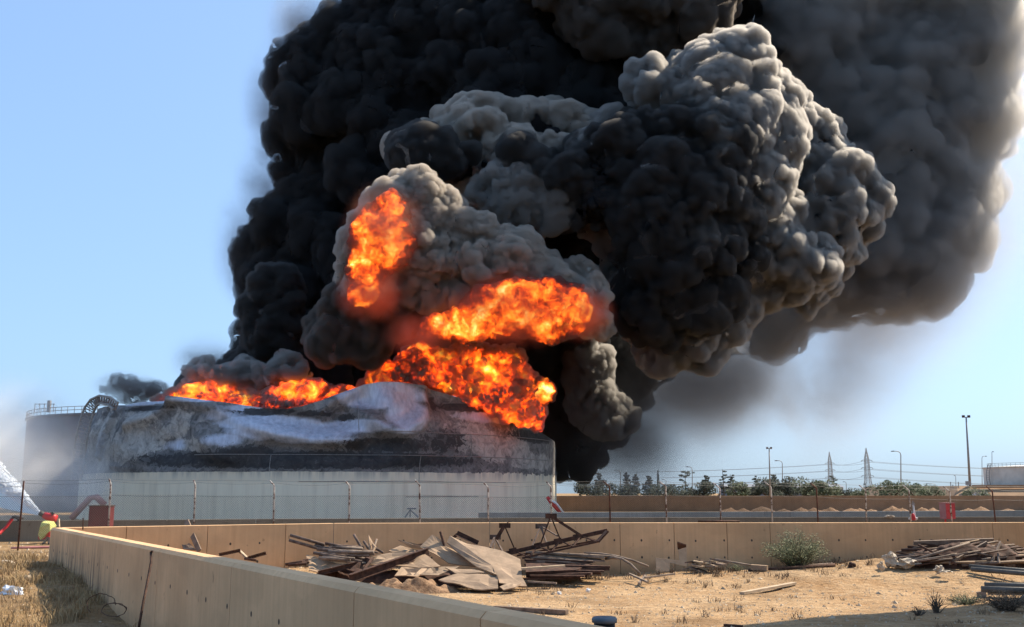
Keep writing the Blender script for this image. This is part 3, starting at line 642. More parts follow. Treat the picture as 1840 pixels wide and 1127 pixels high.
def bushy(x, ytop, w_px, Y, seed, label, m='leaf', name='round_tree'):
    rnd = random.Random(seed); k = F / Y; t = P(x, ytop, Y); zb = -1.0; H = (t.z - zb) * 1.22; W = w_px / k / 1.7; e = empty(name, (t.x, Y, zb), label=label, cat='tree', group='trees along the far wall')
    tb = MB().tube([(t.x, Y, zb), (t.x + .1 * W, Y, zb + H * .45)], [H * .05, H * .03], 6)
    for a_ in range(5): tb.tube([(t.x + .1 * W, Y, zb + H * .4), (t.x + W * .6 * math.cos(a_ * 1.3), Y + W * .6 * math.sin(a_ * 1.3), zb + H * .75)], [H * .025, H * .01], 5)
    tb.build('trunk', M['bark'], e)
    mb = MB()
    for i in range(int(12 + W * 1.6)):
        a_ = rnd.uniform(0, 6.28); r_ = W * math.sqrt(rnd.random()) * .8; zz = zb + H * (rnd.uniform(.5, .95) - .2 * (r_ / W) ** 2); s = H * rnd.uniform(.13, .24)
        leaf_cloud(mb, (t.x + r_ * math.cos(a_), Y + r_ * .7 * math.sin(a_), zz), s * 1.4, s * 1.1, s * .9, 130, H * .045, rnd, .45)
    mb.build('crown', M[m], e)
for i, (x, y, w_, m_, lb) in enumerate([(1065, 872, 60, 'leaf_dark', 'dark rounded tree in the haze beside the smoke column'), (1120, 876, 60, 'leaf_dark', 'low dark tree mass under the narrow conifer'), (1195, 877, 70, 'leaf_dark', 'low dark tree around the cypress foot'), (1255, 874, 60, 'leaf_dark', 'low dark tree under the open branched conifer'), (1325, 874, 46, 'leaf', 'light green low tree right of the tallest conifer'), (1375, 872, 60, 'leaf_dark', 'brownish dark tree at the foot of the twin headed pole'), (1416, 869, 40, 'leaf_dark', 'dark tree left of the green pair'), (1455, 870, 56, 'leaf', 'bright green rounded tree left of the small pylon'), (1480, 874, 50, 'leaf', 'green tree directly under the small pylon'), (1522, 882, 40, 'leaf_dark', 'small low bush between the pylons'), (1545, 884, 30, 'leaf', 'lowest green bush left of the right pylon'), (1600, 873, 70, 'leaf', 'wide bright green tree right of the tall pylon'), (1640, 876, 60, 'leaf', 'wide green tree behind the curved street lamp'), (1672, 880, 50, 'leaf', 'pale green low tree before the bund'), (1755, 884, 50, 'leaf', 'dusty green bush on the face of the bund')]):
    bushy(x, y, w_, 205 + (i * 13) % 20, 300 + i, lb, m_)
# low white shed behind the trees
sh = P(1305, 876, 290); e = empty('shed', (sh.x + 10, 292, -1), label='long low white industrial shed glimpsed behind the conifers', cat='building')
MB().box((sh.x, 288, -1), (sh.x + 32, 300, sh.z)).build('wall', M['tank_grey'], e); MB().add([(sh.x - .5, 287.5, sh.z + .01), (sh.x + 32.5, 287.5, sh.z + .01), (sh.x + 32.5, 300.5, sh.z + .01), (sh.x - .5, 300.5, sh.z + .01), (sh.x - .5, 294, sh.z + 1), (sh.x + 32.5, 294, sh.z + 1)], [(0, 1, 5, 4), (2, 3, 4, 5), (0, 4, 3), (1, 2, 5), (0, 3, 2, 1)]).build('roof', M['tank_grey'], e)
sh = P(1698, 884, 300); e2 = empty('boundary_hut', (sh.x, 285, -1), label='small pale flat roofed hut left of the far bund', cat='building')
MB().box((sh.x, 284, -1), (sh.x + 5, 287, sh.z)).build('wall', M['white'], e2); MB().box((sh.x - .2, 283.8, sh.z + .004), (sh.x + 5.2, 287.2, sh.z + .25)).build('roof', M['tank_grey'], e2)
mb = MB()
for i, x in enumerate((1708, 1712, 1722, 1738)): p = P(x, 866 + i % 2 * 5, 298); mb.bar((p.x, 298, lip.z - 1), (p.x, 298, p.z), .18)
p = P(1739, 866, 297.5); mb.box((p.x - .6, 297, p.z - .9), (p.x + .6, 297.8, p.z + .2)); tag(mb.build('pipe_rack', M['galv']), 'small cluster of grey pipe stubs and a box beside the tall mast foot', 'pipework')

# ================================================================== scrap in the yard
def on(x, y, z=-.8): return G(x, y, z)
def PP(t): return P(*t)
def thing(name, mb, m, label, cat, group=None, smooth=False): return tag(mb.build(name, m, None, smooth), label, cat, group)
def plate_thing(pts, m, label, t=.03, name='metal_sheet', group='sheets in the scrap heap', bend=.06):
    """a slightly warped thin sheet: fan of the outline with real thickness"""
    ps = [PP(p) for p in pts]; c = sum(ps, Vector()) / len(ps); n = Vector()
    for i in range(len(ps)): n += (ps[i] - c).cross(ps[(i + 1) % len(ps)] - c)
    n.normalize(); n = -n if n.z < 0 else n
    ring = []
    for i in range(len(ps)):
        a_, b_ = ps[i], ps[(i + 1) % len(ps)]
        for k in range(4): ring.append(a_.lerp(b_, k / 4))
    rings = [[c.lerp(p, f) + n * bend * nz(p.x * f, p.y * f, f, 1.1) * (1 + f) for p in ring] for f in (.3, .65, 1.0)]; N_ = len(ring); vs = [c + n * 0] + [p for r_ in rings for p in r_]
    fs = [(0, 1 + i, 1 + (i + 1) % N_) for i in range(N_)]
    for r_ in range(2): fs += [(1 + r_ * N_ + i, 1 + (r_ + 1) * N_ + i, 1 + (r_ + 1) * N_ + (i + 1) % N_, 1 + r_ * N_ + (i + 1) % N_) for i in range(N_)]
    K = len(vs); vs += [v - n * t for v in vs]; fs += [tuple(j + K for j in reversed(f)) for f in fs]
    o0 = 1 + 2 * N_; fs += [(o0 + i, o0 + i + K, o0 + (i + 1) % N_ + K, o0 + (i + 1) % N_) for i in range(N_)]
    return thing(name, MB().add(vs, fs), m, label, 'metal sheet', group, False)
S, S2 = M['sheet'], M['sheet2']
plate_thing([(808, 964, 33.6), (935, 1004, 33.0), (938, 1035, 31.6), (947, 1051, 30.9), (897, 1050, 30.9), (893, 1035, 31.4), (857, 1018, 32.2), (803, 976, 33.4)], S2, 'largest dusty metal sheet, leaning across the right end of the scrap heap')
plate_thing([(776, 960, 33.9), (800, 977, 33.7), (858, 1018, 32.8), (806, 1012, 32.9), (754, 981, 33.6)], S, 'pointed dusty sheet standing behind the largest one at the top of the scrap heap')
plate_thing([(822, 1029, 31.8), (894, 1036, 31.6), (895, 1059, 30.3), (840, 1052, 30.6), (788, 1042, 31.2)], S2, 'flat dusty sheet lying lowest at the front of the scrap heap')
plate_thing([(764, 997, 33.0), (792, 1018, 32.2), (716, 1019, 32.2), (664, 1015, 32.5), (700, 1002, 32.9)], S, 'tan sheet in the middle of the heap just right of the dark beam')
plate_thing([(550, 999, 33.2), (627, 1017, 32.4), (577, 1029, 31.9), (556, 1025, 32.1)], S, 'pale lit sheet at the left end of the scrap heap')
plate_thing([(667, 1001, 33.2), (705, 993, 33.5), (762, 990, 33.5), (735, 1003, 33.1), (690, 1012, 32.7), (660, 1012, 32.8)], S2, 'crumpled sheet between the pipe bundle and the dark beam')
plate_thing([(698, 992, 33.7), (719, 980, 34.0), (738, 983, 34.0), (756, 988, 33.8), (730, 997, 33.4)], S, 'small bent sheet on top of the heap left of the pointed sheet')
plate_thing([(826, 1016, 32.5), (787, 1036, 31.7), (754, 1034, 31.7), (768, 1020, 32.2)], S2, 'tan sheet under the pointed one in front of the heap')
plate_thing([(709, 1036, 31.6), (750, 1039, 31.5), (768, 1020, 32.2), (722, 1021, 32.1)], S, 'sheet lying on the ground right of the dark beam foot')
plate_thing([(858, 1012, 32.6), (893, 1014, 32.4), (898, 1025, 31.9), (870, 1027, 31.9)], S, 'small square sheet lying on the largest one')
plate_thing([(898, 1056, 30.4), (918, 1047, 30.8), (936, 1045, 30.9), (926, 1056, 30.3), (905, 1062, 30.1)], S2, 'small curled sheet at the lower right tip of the heap')
plate_thing([(800, 1020, 32.2), (850, 1021, 32.3), (874, 1030, 31.8), (818, 1029, 31.8)], S2, 'narrow sheet wedged below the pointed one')
plate_thing([(662, 961, 33.6), (669, 975, 33.6), (676, 984, 33.4), (665, 1006, 33.0), (663, 985, 33.3)], S, 'thin torn sheet standing upright in the pipe bundle')
plate_thing([(715, 970, 33.9), (740, 976, 33.8), (778, 983, 33.6), (783, 988, 33.5), (738, 981, 33.7)], S, 'long thin sliver of sheet sticking out above the dark beam')
plate_thing([(628, 1028, 31.9), (660, 1000, 32.6), (672, 1004, 32.5), (650, 1032, 31.7)], M['rust'], 'rusty brown torn sheet beside the foot of the dark beam')
plate_thing([(324, 970, 33.0), (343, 979, 33.0), (352, 989, 32.7), (329, 986, 32.8)], M['wood_dark'], 'brown triangular sheet against the far wall at the left', name='metal_sheet')
def beam(a_, b_, w_, h_, m, label, name='steel_beam', group='beams in the scrap heap', cat='beam'):
    p, q = PP(a_), PP(b_); mb = MB(); u = Vector((0, 0, 1)); d = (q - p).normalized(); s = d.cross(u).normalized(); up = s.cross(d).normalized()
    mb.bar(p + up * (h_ / 2 - .01), q + up * (h_ / 2 - .01), w_, .02); mb.bar(p - up * (h_ / 2 - .01), q - up * (h_ / 2 - .01), w_, .02); mb.bar(p, q, .02, h_ - .044)
    return thing(name, mb, m, label, cat, group)
beam((770, 991, 33.2), (628, 1040, 31.0), .16, .24, M['rust'], 'thick dark rusty beam lying diagonally across the heap')
beam((655, 1010, 32.4), (572, 1030, 31.7), .12, .14, M['rust'], 'shorter dark beam at the left front of the heap')
thing('bent_bar', MB().tube([P(791, 955, 33.7), P(795, 968, 33.7), P(799, 984, 33.6), P(800, 995, 33.5), P(797, 1003, 33.4)], .045, 6), M['rust'], 'dark bent bar standing upright between the two largest sheets', 'bar', None, True)
thing('steel_angle', MB().angle(P(820, 961, 34.4), P(858, 979, 34.2), .14).bar(P(815, 966, 34.4), P(822, 960, 34.4), .1), M['rust'], 'dark angle section poking out behind the largest sheet', 'beam', 'beams in the scrap heap')
thing('steel_offcut', MB().angle(P(745, 984, 33.9), P(773, 981, 33.9), .1), M['rust'], 'short dark offcut lying above the middle sheet', 'beam', 'beams in the scrap heap')
def pipe(a_, b_, r, m, label, group, bend=0, name='steel_pipe', cat='pipe'):
    p, q = PP(a_), PP(b_); mid = p.lerp(q, .5) + Vector((0, 0, bend)); q1 = p.lerp(q, .25) + Vector((0, 0, bend * .75)); q3 = p.lerp(q, .75) + Vector((0, 0, bend * .75))
    o = MB().tube([p, q1, mid, q3, q] if bend else [p, q], r, 7).build(name, m, None, True); return tag(o, label, cat, group)
rnd = random.Random(21)
GRP = 'pipes in the left bundle'
pipe((522, 962, 33.6), (583, 979, 33.3), .05, M['rust2'], 'upper of the two long pipes reaching out to the left of the bundle', GRP)
pipe((520, 971, 33.5), (590, 991, 33.2), .05, M['rust2'], 'lower of the two long pipes reaching out to the left of the bundle', GRP)
pipe((636, 961, 33.9), (653, 990, 33.5), .045, M['rust2'], 'left leaning pipe standing up out of the bundle', GRP)
pipe((654, 973, 33.9), (668, 994, 33.5), .045, M['rust2'], 'short leaning pipe left of the torn upright sheet', GRP)
pipe((677, 969, 33.8), (669, 993, 33.5), .035, M['pipe_tan'], 'pale pipe leaning to the right out of the bundle', GRP)
pipe((674, 985, 33.8), (688, 993, 33.5), .04, M['rust2'], 'short stub of pipe right of the torn upright sheet', GRP)
for i in range(34):
    t = rnd.random(); x0 = rnd.uniform(562, 606); y0 = lerp(978, 1004, t) + rnd.uniform(-3, 3); L_ = rnd.uniform(40, 78); sl = rnd.uniform(-.02, .3) * (1 - t * .5)
    m_ = M['rust2'] if rnd.random() < .7 else M['pipe_tan']
    pipe((x0, y0, 33.4 - t * .9 + rnd.uniform(-.2, .2)), (x0 + L_, min(1012, y0 + L_ * sl), 33.2 - t * .9 + rnd.uniform(-.3, .3)), rnd.choice((.035, .045, .05)), m_, 'rusty pipe lying in the loose bundle left of the sheets', GRP)
for i in range(8):
    x0 = rnd.uniform(510, 528); y0 = rnd.uniform(1012, 1017); pipe((x0, y0, 32.6 - i * .08), (x0 + rnd.uniform(24, 36), y0 - rnd.uniform(2, 9), 32.6 - i * .08), .04, M['rust'], 'dark pipe end low at the far left of the heap', 'low dark pipes')
# left bits by the wall
plk = [P(335, 936, 33.5), P(358, 990, 32.6)]
thing('timber_post', MB().bar(plk[0], plk[1], .15, .07, (0, 1, 0)), M['wood_dark'], 'weathered plank leaning upright against the far wall at left', 'plank')
beam((394, 997, 31.5), (432, 989, 31.5), .1, .1, M['rust'], 'dark beam end showing above the long wall, left one', 'steel_beam', None)
beam((430, 990, 31.6), (444, 1003, 31.2), .07, .07, M['wood'], 'short pale brace between the two dark beam ends', 'timber_brace', None)
beam((446, 1003, 31.2), (478, 994, 31.2), .12, .1, M['rust'], 'dark beam end showing above the long wall, right one', 'steel_beam', None)
pipe((440, 1004, 31.2), (460, 1007, 31), .04, M['rust'], 'dark stub lying under the right beam end', None)
# fan of boards on the right
GRP = 'boards stacked right of the sheets'
rnd = random.Random(8)
def board(a_, b_, w_, t, m, label, group=GRP, name='board', cat='board'):
    return thing(name, MB().bar(PP(a_), PP(b_), w_, t), m, label, cat, group)
board((937, 1022, 31.9), (1015, 1017, 32.0), .2, .06, M['wood'], 'single pale lit plank at the front of the stack')
for i in range(30):
    lv = i / 30; y1 = lerp(998, 1039, lv) + rnd.uniform(-1.5, 1.5); x1 = lerp(1092, 1062, lv) + rnd.uniform(-26, 22); x0 = rnd.uniform(938, 985); dy = lerp(-6, 2, lv) + rnd.uniform(-3, 2)
    Y = 34.4 - lv * 2.3; board((x0, y1 + dy, Y + rnd.uniform(-.2, .2)), (x1, y1 + (3 if i < 8 else 0), Y + rnd.uniform(-.3, .3)), rnd.uniform(.15, .32), rnd.uniform(.04, .07), M['pipe_tan'] if (i < 9 and rnd.random() < .8) or rnd.random() < .15 else M['rust'], 'long dark dusty board in the fanned stack below the truss')
thing('stack_plate', MB().sheet([P(985, 1021, 33.9), P(1040, 1021, 33.9), P(1062, 1027, 33.6), P(1035, 1038, 32.7), P(945, 1042, 32.4), P(945, 1024, 33.6)], .25), M['rust'], 'dark packed core of the fanned stack', 'board', None)
pipe((1050, 994, 34.6), (1165, 1018, 33.9), .035, M['pipe_tan'], 'long thin pale pipe sagging to the right from the stack', None, .12)
pipe((1088, 1005, 34.2), (1149, 1030, 33.4), .04, M['pipe_tan'], 'curved pale pipe bending down to the ground from the stack', None, .22)
for a_, b_, lb in (((1131, 1033, 33.2), (1164, 1048, 31.9), 'thin stick lying on the ground right of the curved pipe'), ((1159, 1040, 32.5), (1212, 1033, 33.4), 'thin pale bar on the ground below the folded flat piece'), ((948, 1047, 31.6), (1000, 1050, 31.2), 'pale strip lying on the ground in front of the stack'), ((1148, 1050, 32), (1160, 1036, 33), 'short stick standing out of the weeds')):
    thing('metal_strip', MB().bar(PP(a_) + Vector((0, 0, .03)), PP(b_) + Vector((0, 0, .03)), .07, .05), M['pipe_tan'], lb, 'strip')
# lattice truss
tr = empty('steel_truss', P(1000, 975, 34.4), label='rusty lattice truss with tall triangular frames lying tilted on the scrap', cat='truss')
T = lambda zx, zy, Y=34.3: P(860 + zx / 6.133, 900 + zy / 6.133, Y)
mb = MB(); mb.bar(T(290, 582), T(1418, 328), .13, .13); mb.bar(T(480, 632, 33.7), T(1312, 452, 33.7), .05, .06); mb.bar(T(420, 605, 34.9), T(1300, 436, 34.9), .05, .06); mb.build('chord', M['rust'], tr)
tn = [(410, 560), (650, 500), (900, 442), (1130, 390), (1410, 332)]; bn = [(560, 625), (800, 565), (1040, 506), (1308, 452)]
mb = MB()
for i, b_ in enumerate(bn):
    for Yb in (33.7, 34.9):
        q = T(b_[0], b_[1] - (12 if Yb > 34 else 0), Yb); mb.bar(T(*tn[i]), q, .035); mb.bar(T(*tn[i + 1]), q, .035)
mb.build('lacing', M['rust'], tr)
mb = MB().bar(T(1418, 335, 33.9), T(1310, 452, 33.7), .16, .06); mb.build('end_plate', M['rust'], tr)
def frame(ap, legs, Y, th):
    mb = MB(); a_ = T(ap[0], ap[1], Y); mb.bar(a_ - Vector((.18, 0, 0)), a_ + Vector((.2, 0, 0)), .1, .16)
    for lx, ly, w_ in legs: mb.bar(a_, T(lx, ly, 34.3), w_, w_)
    mb.build('upright_frame', M['rust'] if th else M['rust2'], tr)
frame((795, 168), [(905, 440, .045), (1135, 388, .09), (680, 480, .045)], 34.3, 1)
frame((685, 280), [(595, 495, .05), (770, 525, .05), (870, 388, .04)], 35.1, 0)
frame((285, 272), [(408, 558, .045), (195, 425, .12), (340, 225, .03)], 34.3, 1)
frame((180, 400), [(130, 520, .07), (265, 560, .05), (175, 540, .03)], 35.1, 0)
mb = MB()
for x, y in ((380, 555), (655, 497), (875, 448), (1085, 400)): mb.bar(T(x - 42, y + 9, 34.22), T(x + 42, y - 9, 34.22), .03, .2)
mb.build('gusset_plate', M['rust'], tr)
# folded flat piece and small heap mid-right
fp = [(1178, 1002), (1221, 1007), (1218, 985), (1233, 982), (1234, 1018), (1203, 1011), (1203, 1026), (1179, 1028)]
Yf = lambda y: 35.2 - (1028 - y) * -.006
me_ = bpy.data.meshes.new('folded_panel'); pts = [P(x, y, 35.0 + (1028 - y) * .01) for x, y in fp]; nn = Vector((0, -.04, 0))
bm = bmesh.new(); f1 = bm.faces.new([bm.verts.new(p) for p in pts]); ex = bmesh.ops.extrude_face_region(bm, geom=[f1]); bmesh.ops.translate(bm, verts=[g for g in ex['geom'] if isinstance(g, bmesh.types.BMVert)], vec=nn)
bmesh.ops.triangulate(bm, faces=[f for f in bm.faces if len(f.verts) > 4]); bmesh.ops.recalc_face_normals(bm, faces=bm.faces); bm.to_mesh(me_); bm.free()
fo = link('folded_panel', me_, M['sheet']); tag(fo, 'angular cut out tan panel standing against the tan wall', 'metal sheet')
MB().sheet([P(1217, 973, 35.0), P(1233.4, 978.5, 35.0), P(1233.4, 981.5, 35.1), P(1218, 986, 35.2)], .04).build('bent_flap', M['rust'], fo)
rnd = random.Random(4)
for i in range(16):
    x = rnd.uniform(1240, 1302); y = 1012 + rnd.uniform(-4, 12); a_ = rnd.uniform(-.7, .5); L_ = rnd.uniform(14, 38)
    board((x - L_ / 2, y + L_ * a_ * .35, 34.6 + rnd.uniform(-.3, .3)), (x + L_ / 2, y - L_ * a_ * .35, 34.4 + rnd.uniform(-.5, .5)), rnd.uniform(.08, .28), .04, rnd.choice([M['wood'], M['sheet'], M['sheet2'], M['pipe_tan'], M['rust2']]), 'broken pale board in the small heap left of the green shrub', 'broken boards in the small heap')
thing('timber_crate', MB().bar(P(1350, 1019, 34.4), P(1379, 1021, 34.2), .3, .16), M['sheet2'], 'small tan box section lying left of the shrub', 'box')
pipe((1285, 1005, 35.0), (1350, 1016, 34.6), .03, M['pipe_tan'], 'thin pale pipe sloping down to the tan box section', None)
pipe((1345, 1026, 34.4), (1500, 1016, 34.7), .07, M['rust'], 'long dark pipe lying across the front of the shrub', None)
pipe((1418, 1020, 34.9), (1496, 1014, 35.1), .06, M['rust2'], 'second dark pipe end behind the long one, right of the shrub', None)
pipe((1254, 937, 36.2), (1329, 937, 36.2), .035, M['rust'], 'thin black bar lying on top of the tan wall', None)
def lying(a_, b_, w_, t, m, label, z=-.8, name='plank'):
    p, q = G(a_[0], a_[1], z + t), G(b_[0], b_[1], z + t); p.z = h_yard(p.x, p.y) + t * .6; q.z = h_yard(q.x, q.y) + t * .6; thing(name, MB().bar(p, q, w_, t), m, label, 'plank')
lying((889, 1087), (1019, 1095), .16, .1, M['wood_dark'], 'dark weathered plank lying near the long wall')
lying((1333, 1063), (1427, 1052), .17, .07, M['wood'], 'pale narrow plank lying alone on the sand in the middle right')
lying((1301, 1120), (1334, 1122), .1, .05, M['rust'], 'short dark stick near the bottom edge')
# right pile
rnd = random.Random(17); GRP = 'scrap bars in the right pile'
def topy(x): return interp(x, [1610, 1640, 1672, 1780, 1815, 1845, 1900], [992, 978, 969, 971, 977, 987, 1000])
for i in range(120):
    t = rnd.random() ** .8; L_ = rnd.uniform(50, 190); x = rnd.uniform(1622, 1850); sl = rnd.gauss(-.1, .09) if rnd.random() < .7 else rnd.gauss(.1, .2)
    x0, x1 = max(1611, x - L_ / 2), min(1905, x + L_ / 2); ym = lerp(topy(x) + 3, 1013, t); y0 = ym - sl * (x - x0) * 1; y1 = ym + sl * (x1 - x)
    y0 = max(y0, topy(x0) + 1); y1 = max(y1, topy(x1)); y0 = min(y0, 1016); y1 = min(y1, 1016); Y = 35.3 - t * 1.6
    m_ = rnd.choice([M['rust2'], M['pipe_tan'], M['rust'], M['rust2'], M['sheet2']])
    a_, b_ = (x0, y0, Y + rnd.uniform(-.25, .25)), (x1, y1, Y + rnd.uniform(-.35, .35))
    if i % 3: pipe(a_, b_, rnd.choice((.03, .035, .045)), m_, 'dusty scrap bar tangled in the large pile at the right', GRP, 0, 'scrap_bar', 'bar')
    else: thing('scrap_bar', MB().bar(PP(a_), PP(b_), rnd.uniform(.05, .13), .04), m_, 'dusty scrap bar tangled in the large pile at the right', 'bar', GRP)
def mass(nm, outline, y0, y1, m, label, seed=0):   # shaded rusty filler scrap: a low heap body
    pass
def heap(name, cx, cy, rx, ry, h, m, label=None, cat=None, kind=None, seed=0, n=40, base=None, rough_=.35, fr=2.2):
    def f(u, v):
        a_ = u * 2 * math.pi; r = v; xx, yy = cx + rx * r * math.cos(a_), cy + ry * r * math.sin(a_); zz = (base if base is not None else h_yard(xx, yy))
        k = max(0, 1 - r * r) ** .8
        return (xx, yy, zz - .03 + h * k * (1 + rough_ * nz(xx, yy, seed, fr)) + .08 * h * nz(xx, yy, seed + 3, 8) * (k > 0))
    return tag(grid(name, n * 2, n, f, m), label, cat, None, kind)
p = P(1715, 1010, 35.4); heap('rubble_core', p.x + .2, 34.5, 2.5, .95, .75, M['rust'], 'dark rusty mass under the bars of the right pile', 'scrap', seed=4)
p = P(600, 1010, 33.3); heap('rubble_core', p.x + .3, 33.0, .9, .6, .35, M['rust'], 'dark rusty mass under the left pipe bundle', 'scrap', seed=9)
p = P(720, 1020, 33.0); heap('rubble_core', p.x + 1.2, 32.7, 2.6, .8, .42, M['rust'], 'dark shaded rubbish under the metal sheets', 'scrap', seed=12)
for a_, b_, w_, m_, lb in (((1650, 979, 34.2), (1719, 1014, 33.4), .06, 'rust', 'dark bar lying diagonally down the front of the right pile'), ((1798, 974, 34.3), (1782, 1011, 33.6), .08, 'pipe_tan', 'pale bar leaning upright at the right of the right pile'), ((1773, 975, 34.4), (1706, 1013, 33.5), .1, 'pipe_tan', 'pale bar slanting down to the left over the right pile'), ((1795, 1012, 33.5), (1794, 995, 33.8), .07, 'pipe_tan', 'short pale bar standing in front of the leaning one'), ((1642, 976, 34.8), (1785, 971, 34.9), .14, 'pipe_tan', 'longest flat bar along the top of the right pile')):
    thing('scrap_bar', MB().bar(PP(a_), PP(b_), w_, .05, (0, 1, .3)), M[m_], lb, 'bar', GRP)
plate_thing([(1803, 975, 35.4), (1815, 979, 35.3), (1845, 993, 35.0), (1850, 1002, 34.8), (1822, 986, 35.2)], M['sheet'], 'pale crumpled strip of sheet at the right end of the right pile', group=None)
pp = P(1742, 1018, 33.4)
for k, (dy, lb) in enumerate(((0, 'upper of two thick grey pipes in front of the right pile'), (5, 'lower of two thick grey pipes in front of the right pile'))):
    pipe((1742 + k * 3, 1018 + dy, 33.2 - k * .3), (1905, 1031 + dy, 31.6 - k * .3), .075, M['grey_pipe'], lb, 'thick grey pipes')
pipe((1769, 1052, 29.6), (1905, 1054, 29.0), .085, M['grey_pipe'], 'top grey pipe of the pair propped on a block at the right edge', 'thick grey pipes')
pipe((1763, 1059, 29.2), (1905, 1063, 28.6), .09, M['grey_pipe'], 'lower grey pipe of the pair propped on a block at the right edge', 'thick grey pipes')
pipe((1820, 1087, 26.8), (1862, 1056, 29.2), .05, M['grey_pipe'], 'thin grey pipe sloping up to the propped pair', None)
thing('timber_block', MB().bar(P(1755, 1069, 29.3), P(1772, 1068.5, 29.2), .22, .16), M['wood_dark'], 'short square timber block under the propped grey pipes', 'block')
thing('timber_bearer', MB().bar(P(1775, 1066.5, 29.3), P(1870, 1068, 28.9), .16, .06), M['wood'], 'pale timber bearer under the propped grey pipes', 'plank')
# lumps
def lump(name, c, r, m, label, cat='rubble', seed=0, group=None, sq=(1, 1, 1), jag=.45, sub=3):
    bm = bmesh.new(); bmesh.ops.create_icosphere(bm, subdivisions=sub, radius=1)
    for v in bm.verts:
        n = v.co.normalized(); k = 1 + jag * nz(n.x * 1.5 + seed, n.y * 1.5, n.z * 1.5) + jag * .5 * nz(n.x * 4, n.y * 4 + seed, n.z * 4); v.co = Vector((c[0] + n.x * k * r * sq[0], c[1] + n.y * k * r * sq[1], c[2] + n.z * k * r * sq[2]))
    me = bpy.data.meshes.new(name); bm.to_mesh(me); bm.free(); return tag(link(name, me, m), label, cat, group)
lump('plaster_slab', P(1600, 1006, 33.9), .3, M['plastic'], 'pale broken slab leaning at the left end of the right pile', 'slab', 3, None, (.8, .5, .75), .5)
lump('crumpled_sacking', P(1628, 1012, 33.7), .27, M['plastic'], 'crumpled cream sacking trailing from the pale slab', 'sacking', 8, None, (1.25, .5, .42), 1.0)
lump('plastic_bag', P(1687, 1023, 32.8), .13, M['plastic'], 'small torn white bag on the sand before the right pile', 'bag', 5, None, (1, .7, .8), 1.0)
lump('plastic_scrap', P(1700, 1027, 32.4), .12, M['plastic'], 'thin white scrap right of the torn bag', 'litter', 6, None, (1.5, .7, .25), 1.0)
lump('paper_scrap', P(1583, 1018, 33.2), .09, M['plastic'], 'small pale triangular scrap left of the cream sacking', 'litter', 7, None, (1, .6, 1.2), .8)
lump('burnt_log', P(1531, 1017, 34.3), .13, M['rust'], 'small dark round stump on the earth mound right of the shrub', 'log', 9, None, (1, .8, 1), .3)
lump('paper_scrap', P(1005, 1066, 29.6), .06, M['white'], 'small white scrap on the sand in front of the stack', 'litter', 17, None, (1, 1, .8), .8)
lump('paper_scrap', P(1057, 1061, 30.2), .06, M['white'], 'small white scrap among the dry weeds right of the stack', 'litter', 19, None, (1, 1, .8), .8)
lump('foil_sheet', G(19, 1068, -.28), .28, M['foil'], 'crumpled ball of silver foil in the dry grass at the left edge', 'foil', 2, None, (.95, .7, .8), .55, 3).data.polygons.foreach_set('use_smooth', [False] * 1280)
lump('concrete_block', G(49, 1045, -.15), .17, M['stone'], 'pale broken concrete block in the dry grass left of the long wall', 'block', 12, None, (.7, .6, .9), .35)
lump('concrete_block', G(8, 1015, .02), .25, M['plastic'], 'pale flat lump at the far left edge above the foil', 'block', 13, None, (1.2, .7, .5), .4)
# timber and rubble left
p0, p1 = G(60, 1092, -.6), G(192, 1086, -.6); thing('timber_beam', MB().bar(p0 + Vector((0, 0, .1)), p1 + Vector((0, 0, .14)), .2, .2), M['wood_dark'], 'thick timber beam lying in the shade at the foot of the long wall', 'beam')
rnd = random.Random(31)
for i in range(46):
    x = rnd.uniform(120, 262); y = 1127 - abs(rnd.gauss(0, 11)) if x > 150 else 1124; q = G(x, min(1140, y + 4), -.72); m_ = rnd.choice([M['wall_cool'], M['stone'], M['wall_grey'], M['plastic'], M['wall_grey']])
    lump('rubble_stone', (q.x, q.y, q.z + .05), rnd.uniform(.06, .15), m_, 'grey broken lump in the rubble at the lower left', 'rubble', i * 3.1, 'rubble at the foot of the long wall', (1.1, 1, .6), .5, 2)
def loop_wire(cx, cy, rx, ry, z, label, n=26, turns=1.3, seed=0):
    pts = []
    for i in range(n + 1):
        t = i / n * turns * 6.28; q = G(cx + rx * math.cos(t) * (1 + .15 * nz(i, seed)), cy + ry * math.sin(t), z); pts.append(P(cx + rx * math.cos(t) * (1 + .2 * nz(i * .4, seed)), cy - ry * math.sin(t) * (1 + .2 * nz(seed, i * .5)), 19.8 + .4 * math.sin(t * .7)))
    thing('wire_loop', MB().tube(pts, .008, 4), M['rust'], label, 'wire', None, True)
loop_wire(182, 1087, 26, 20, -.6, 'thin dark wire loop arching beside the timber beam', seed=2, turns=.62)
loop_wire(205, 1096, 22, 12, -.6, 'tangled dark wire loop over the rubble at the wall foot', seed=5)
thing('steel_rod', MB().tube([P(274, 991, 17.9), P(271, 993, 17.95), P(271.5, 1010, 17.8), P(264, 1050, 17.5), P(257, 1085, 17.2), P(249, 1130, 17.0)], .022, 6), M['rust'], 'crooked black rod leaning against the near face of the long wall', 'rod', None, True)
thing('survey_stake', MB().tube([P(149.5, 931, 30), P(149, 952, 30)], .02, 5), M['rust'], 'thin dark stake standing just behind the corner of the walls', 'stake')
thing('timber_stake', MB().bar(P(105, 932, 33), P(106, 948, 33), .07, .05), M['wood'], 'short pale stake beside the water cannon', 'stake')
bn_ = P(1086, 1113, 9.0); e = empty('pipe_post', (bn_.x, 9.0, -.82), label='black plastic pipe post with a grey blue rim cap at the bottom edge', cat='post')
MB().lathe([(.075, 0), (.078, 1.2), (.09, bn_.z + .82 - .03), (0, bn_.z + .82 - .03)], (bn_.x, 9, -.82), 28).build('pipe', M['black'], e, True)
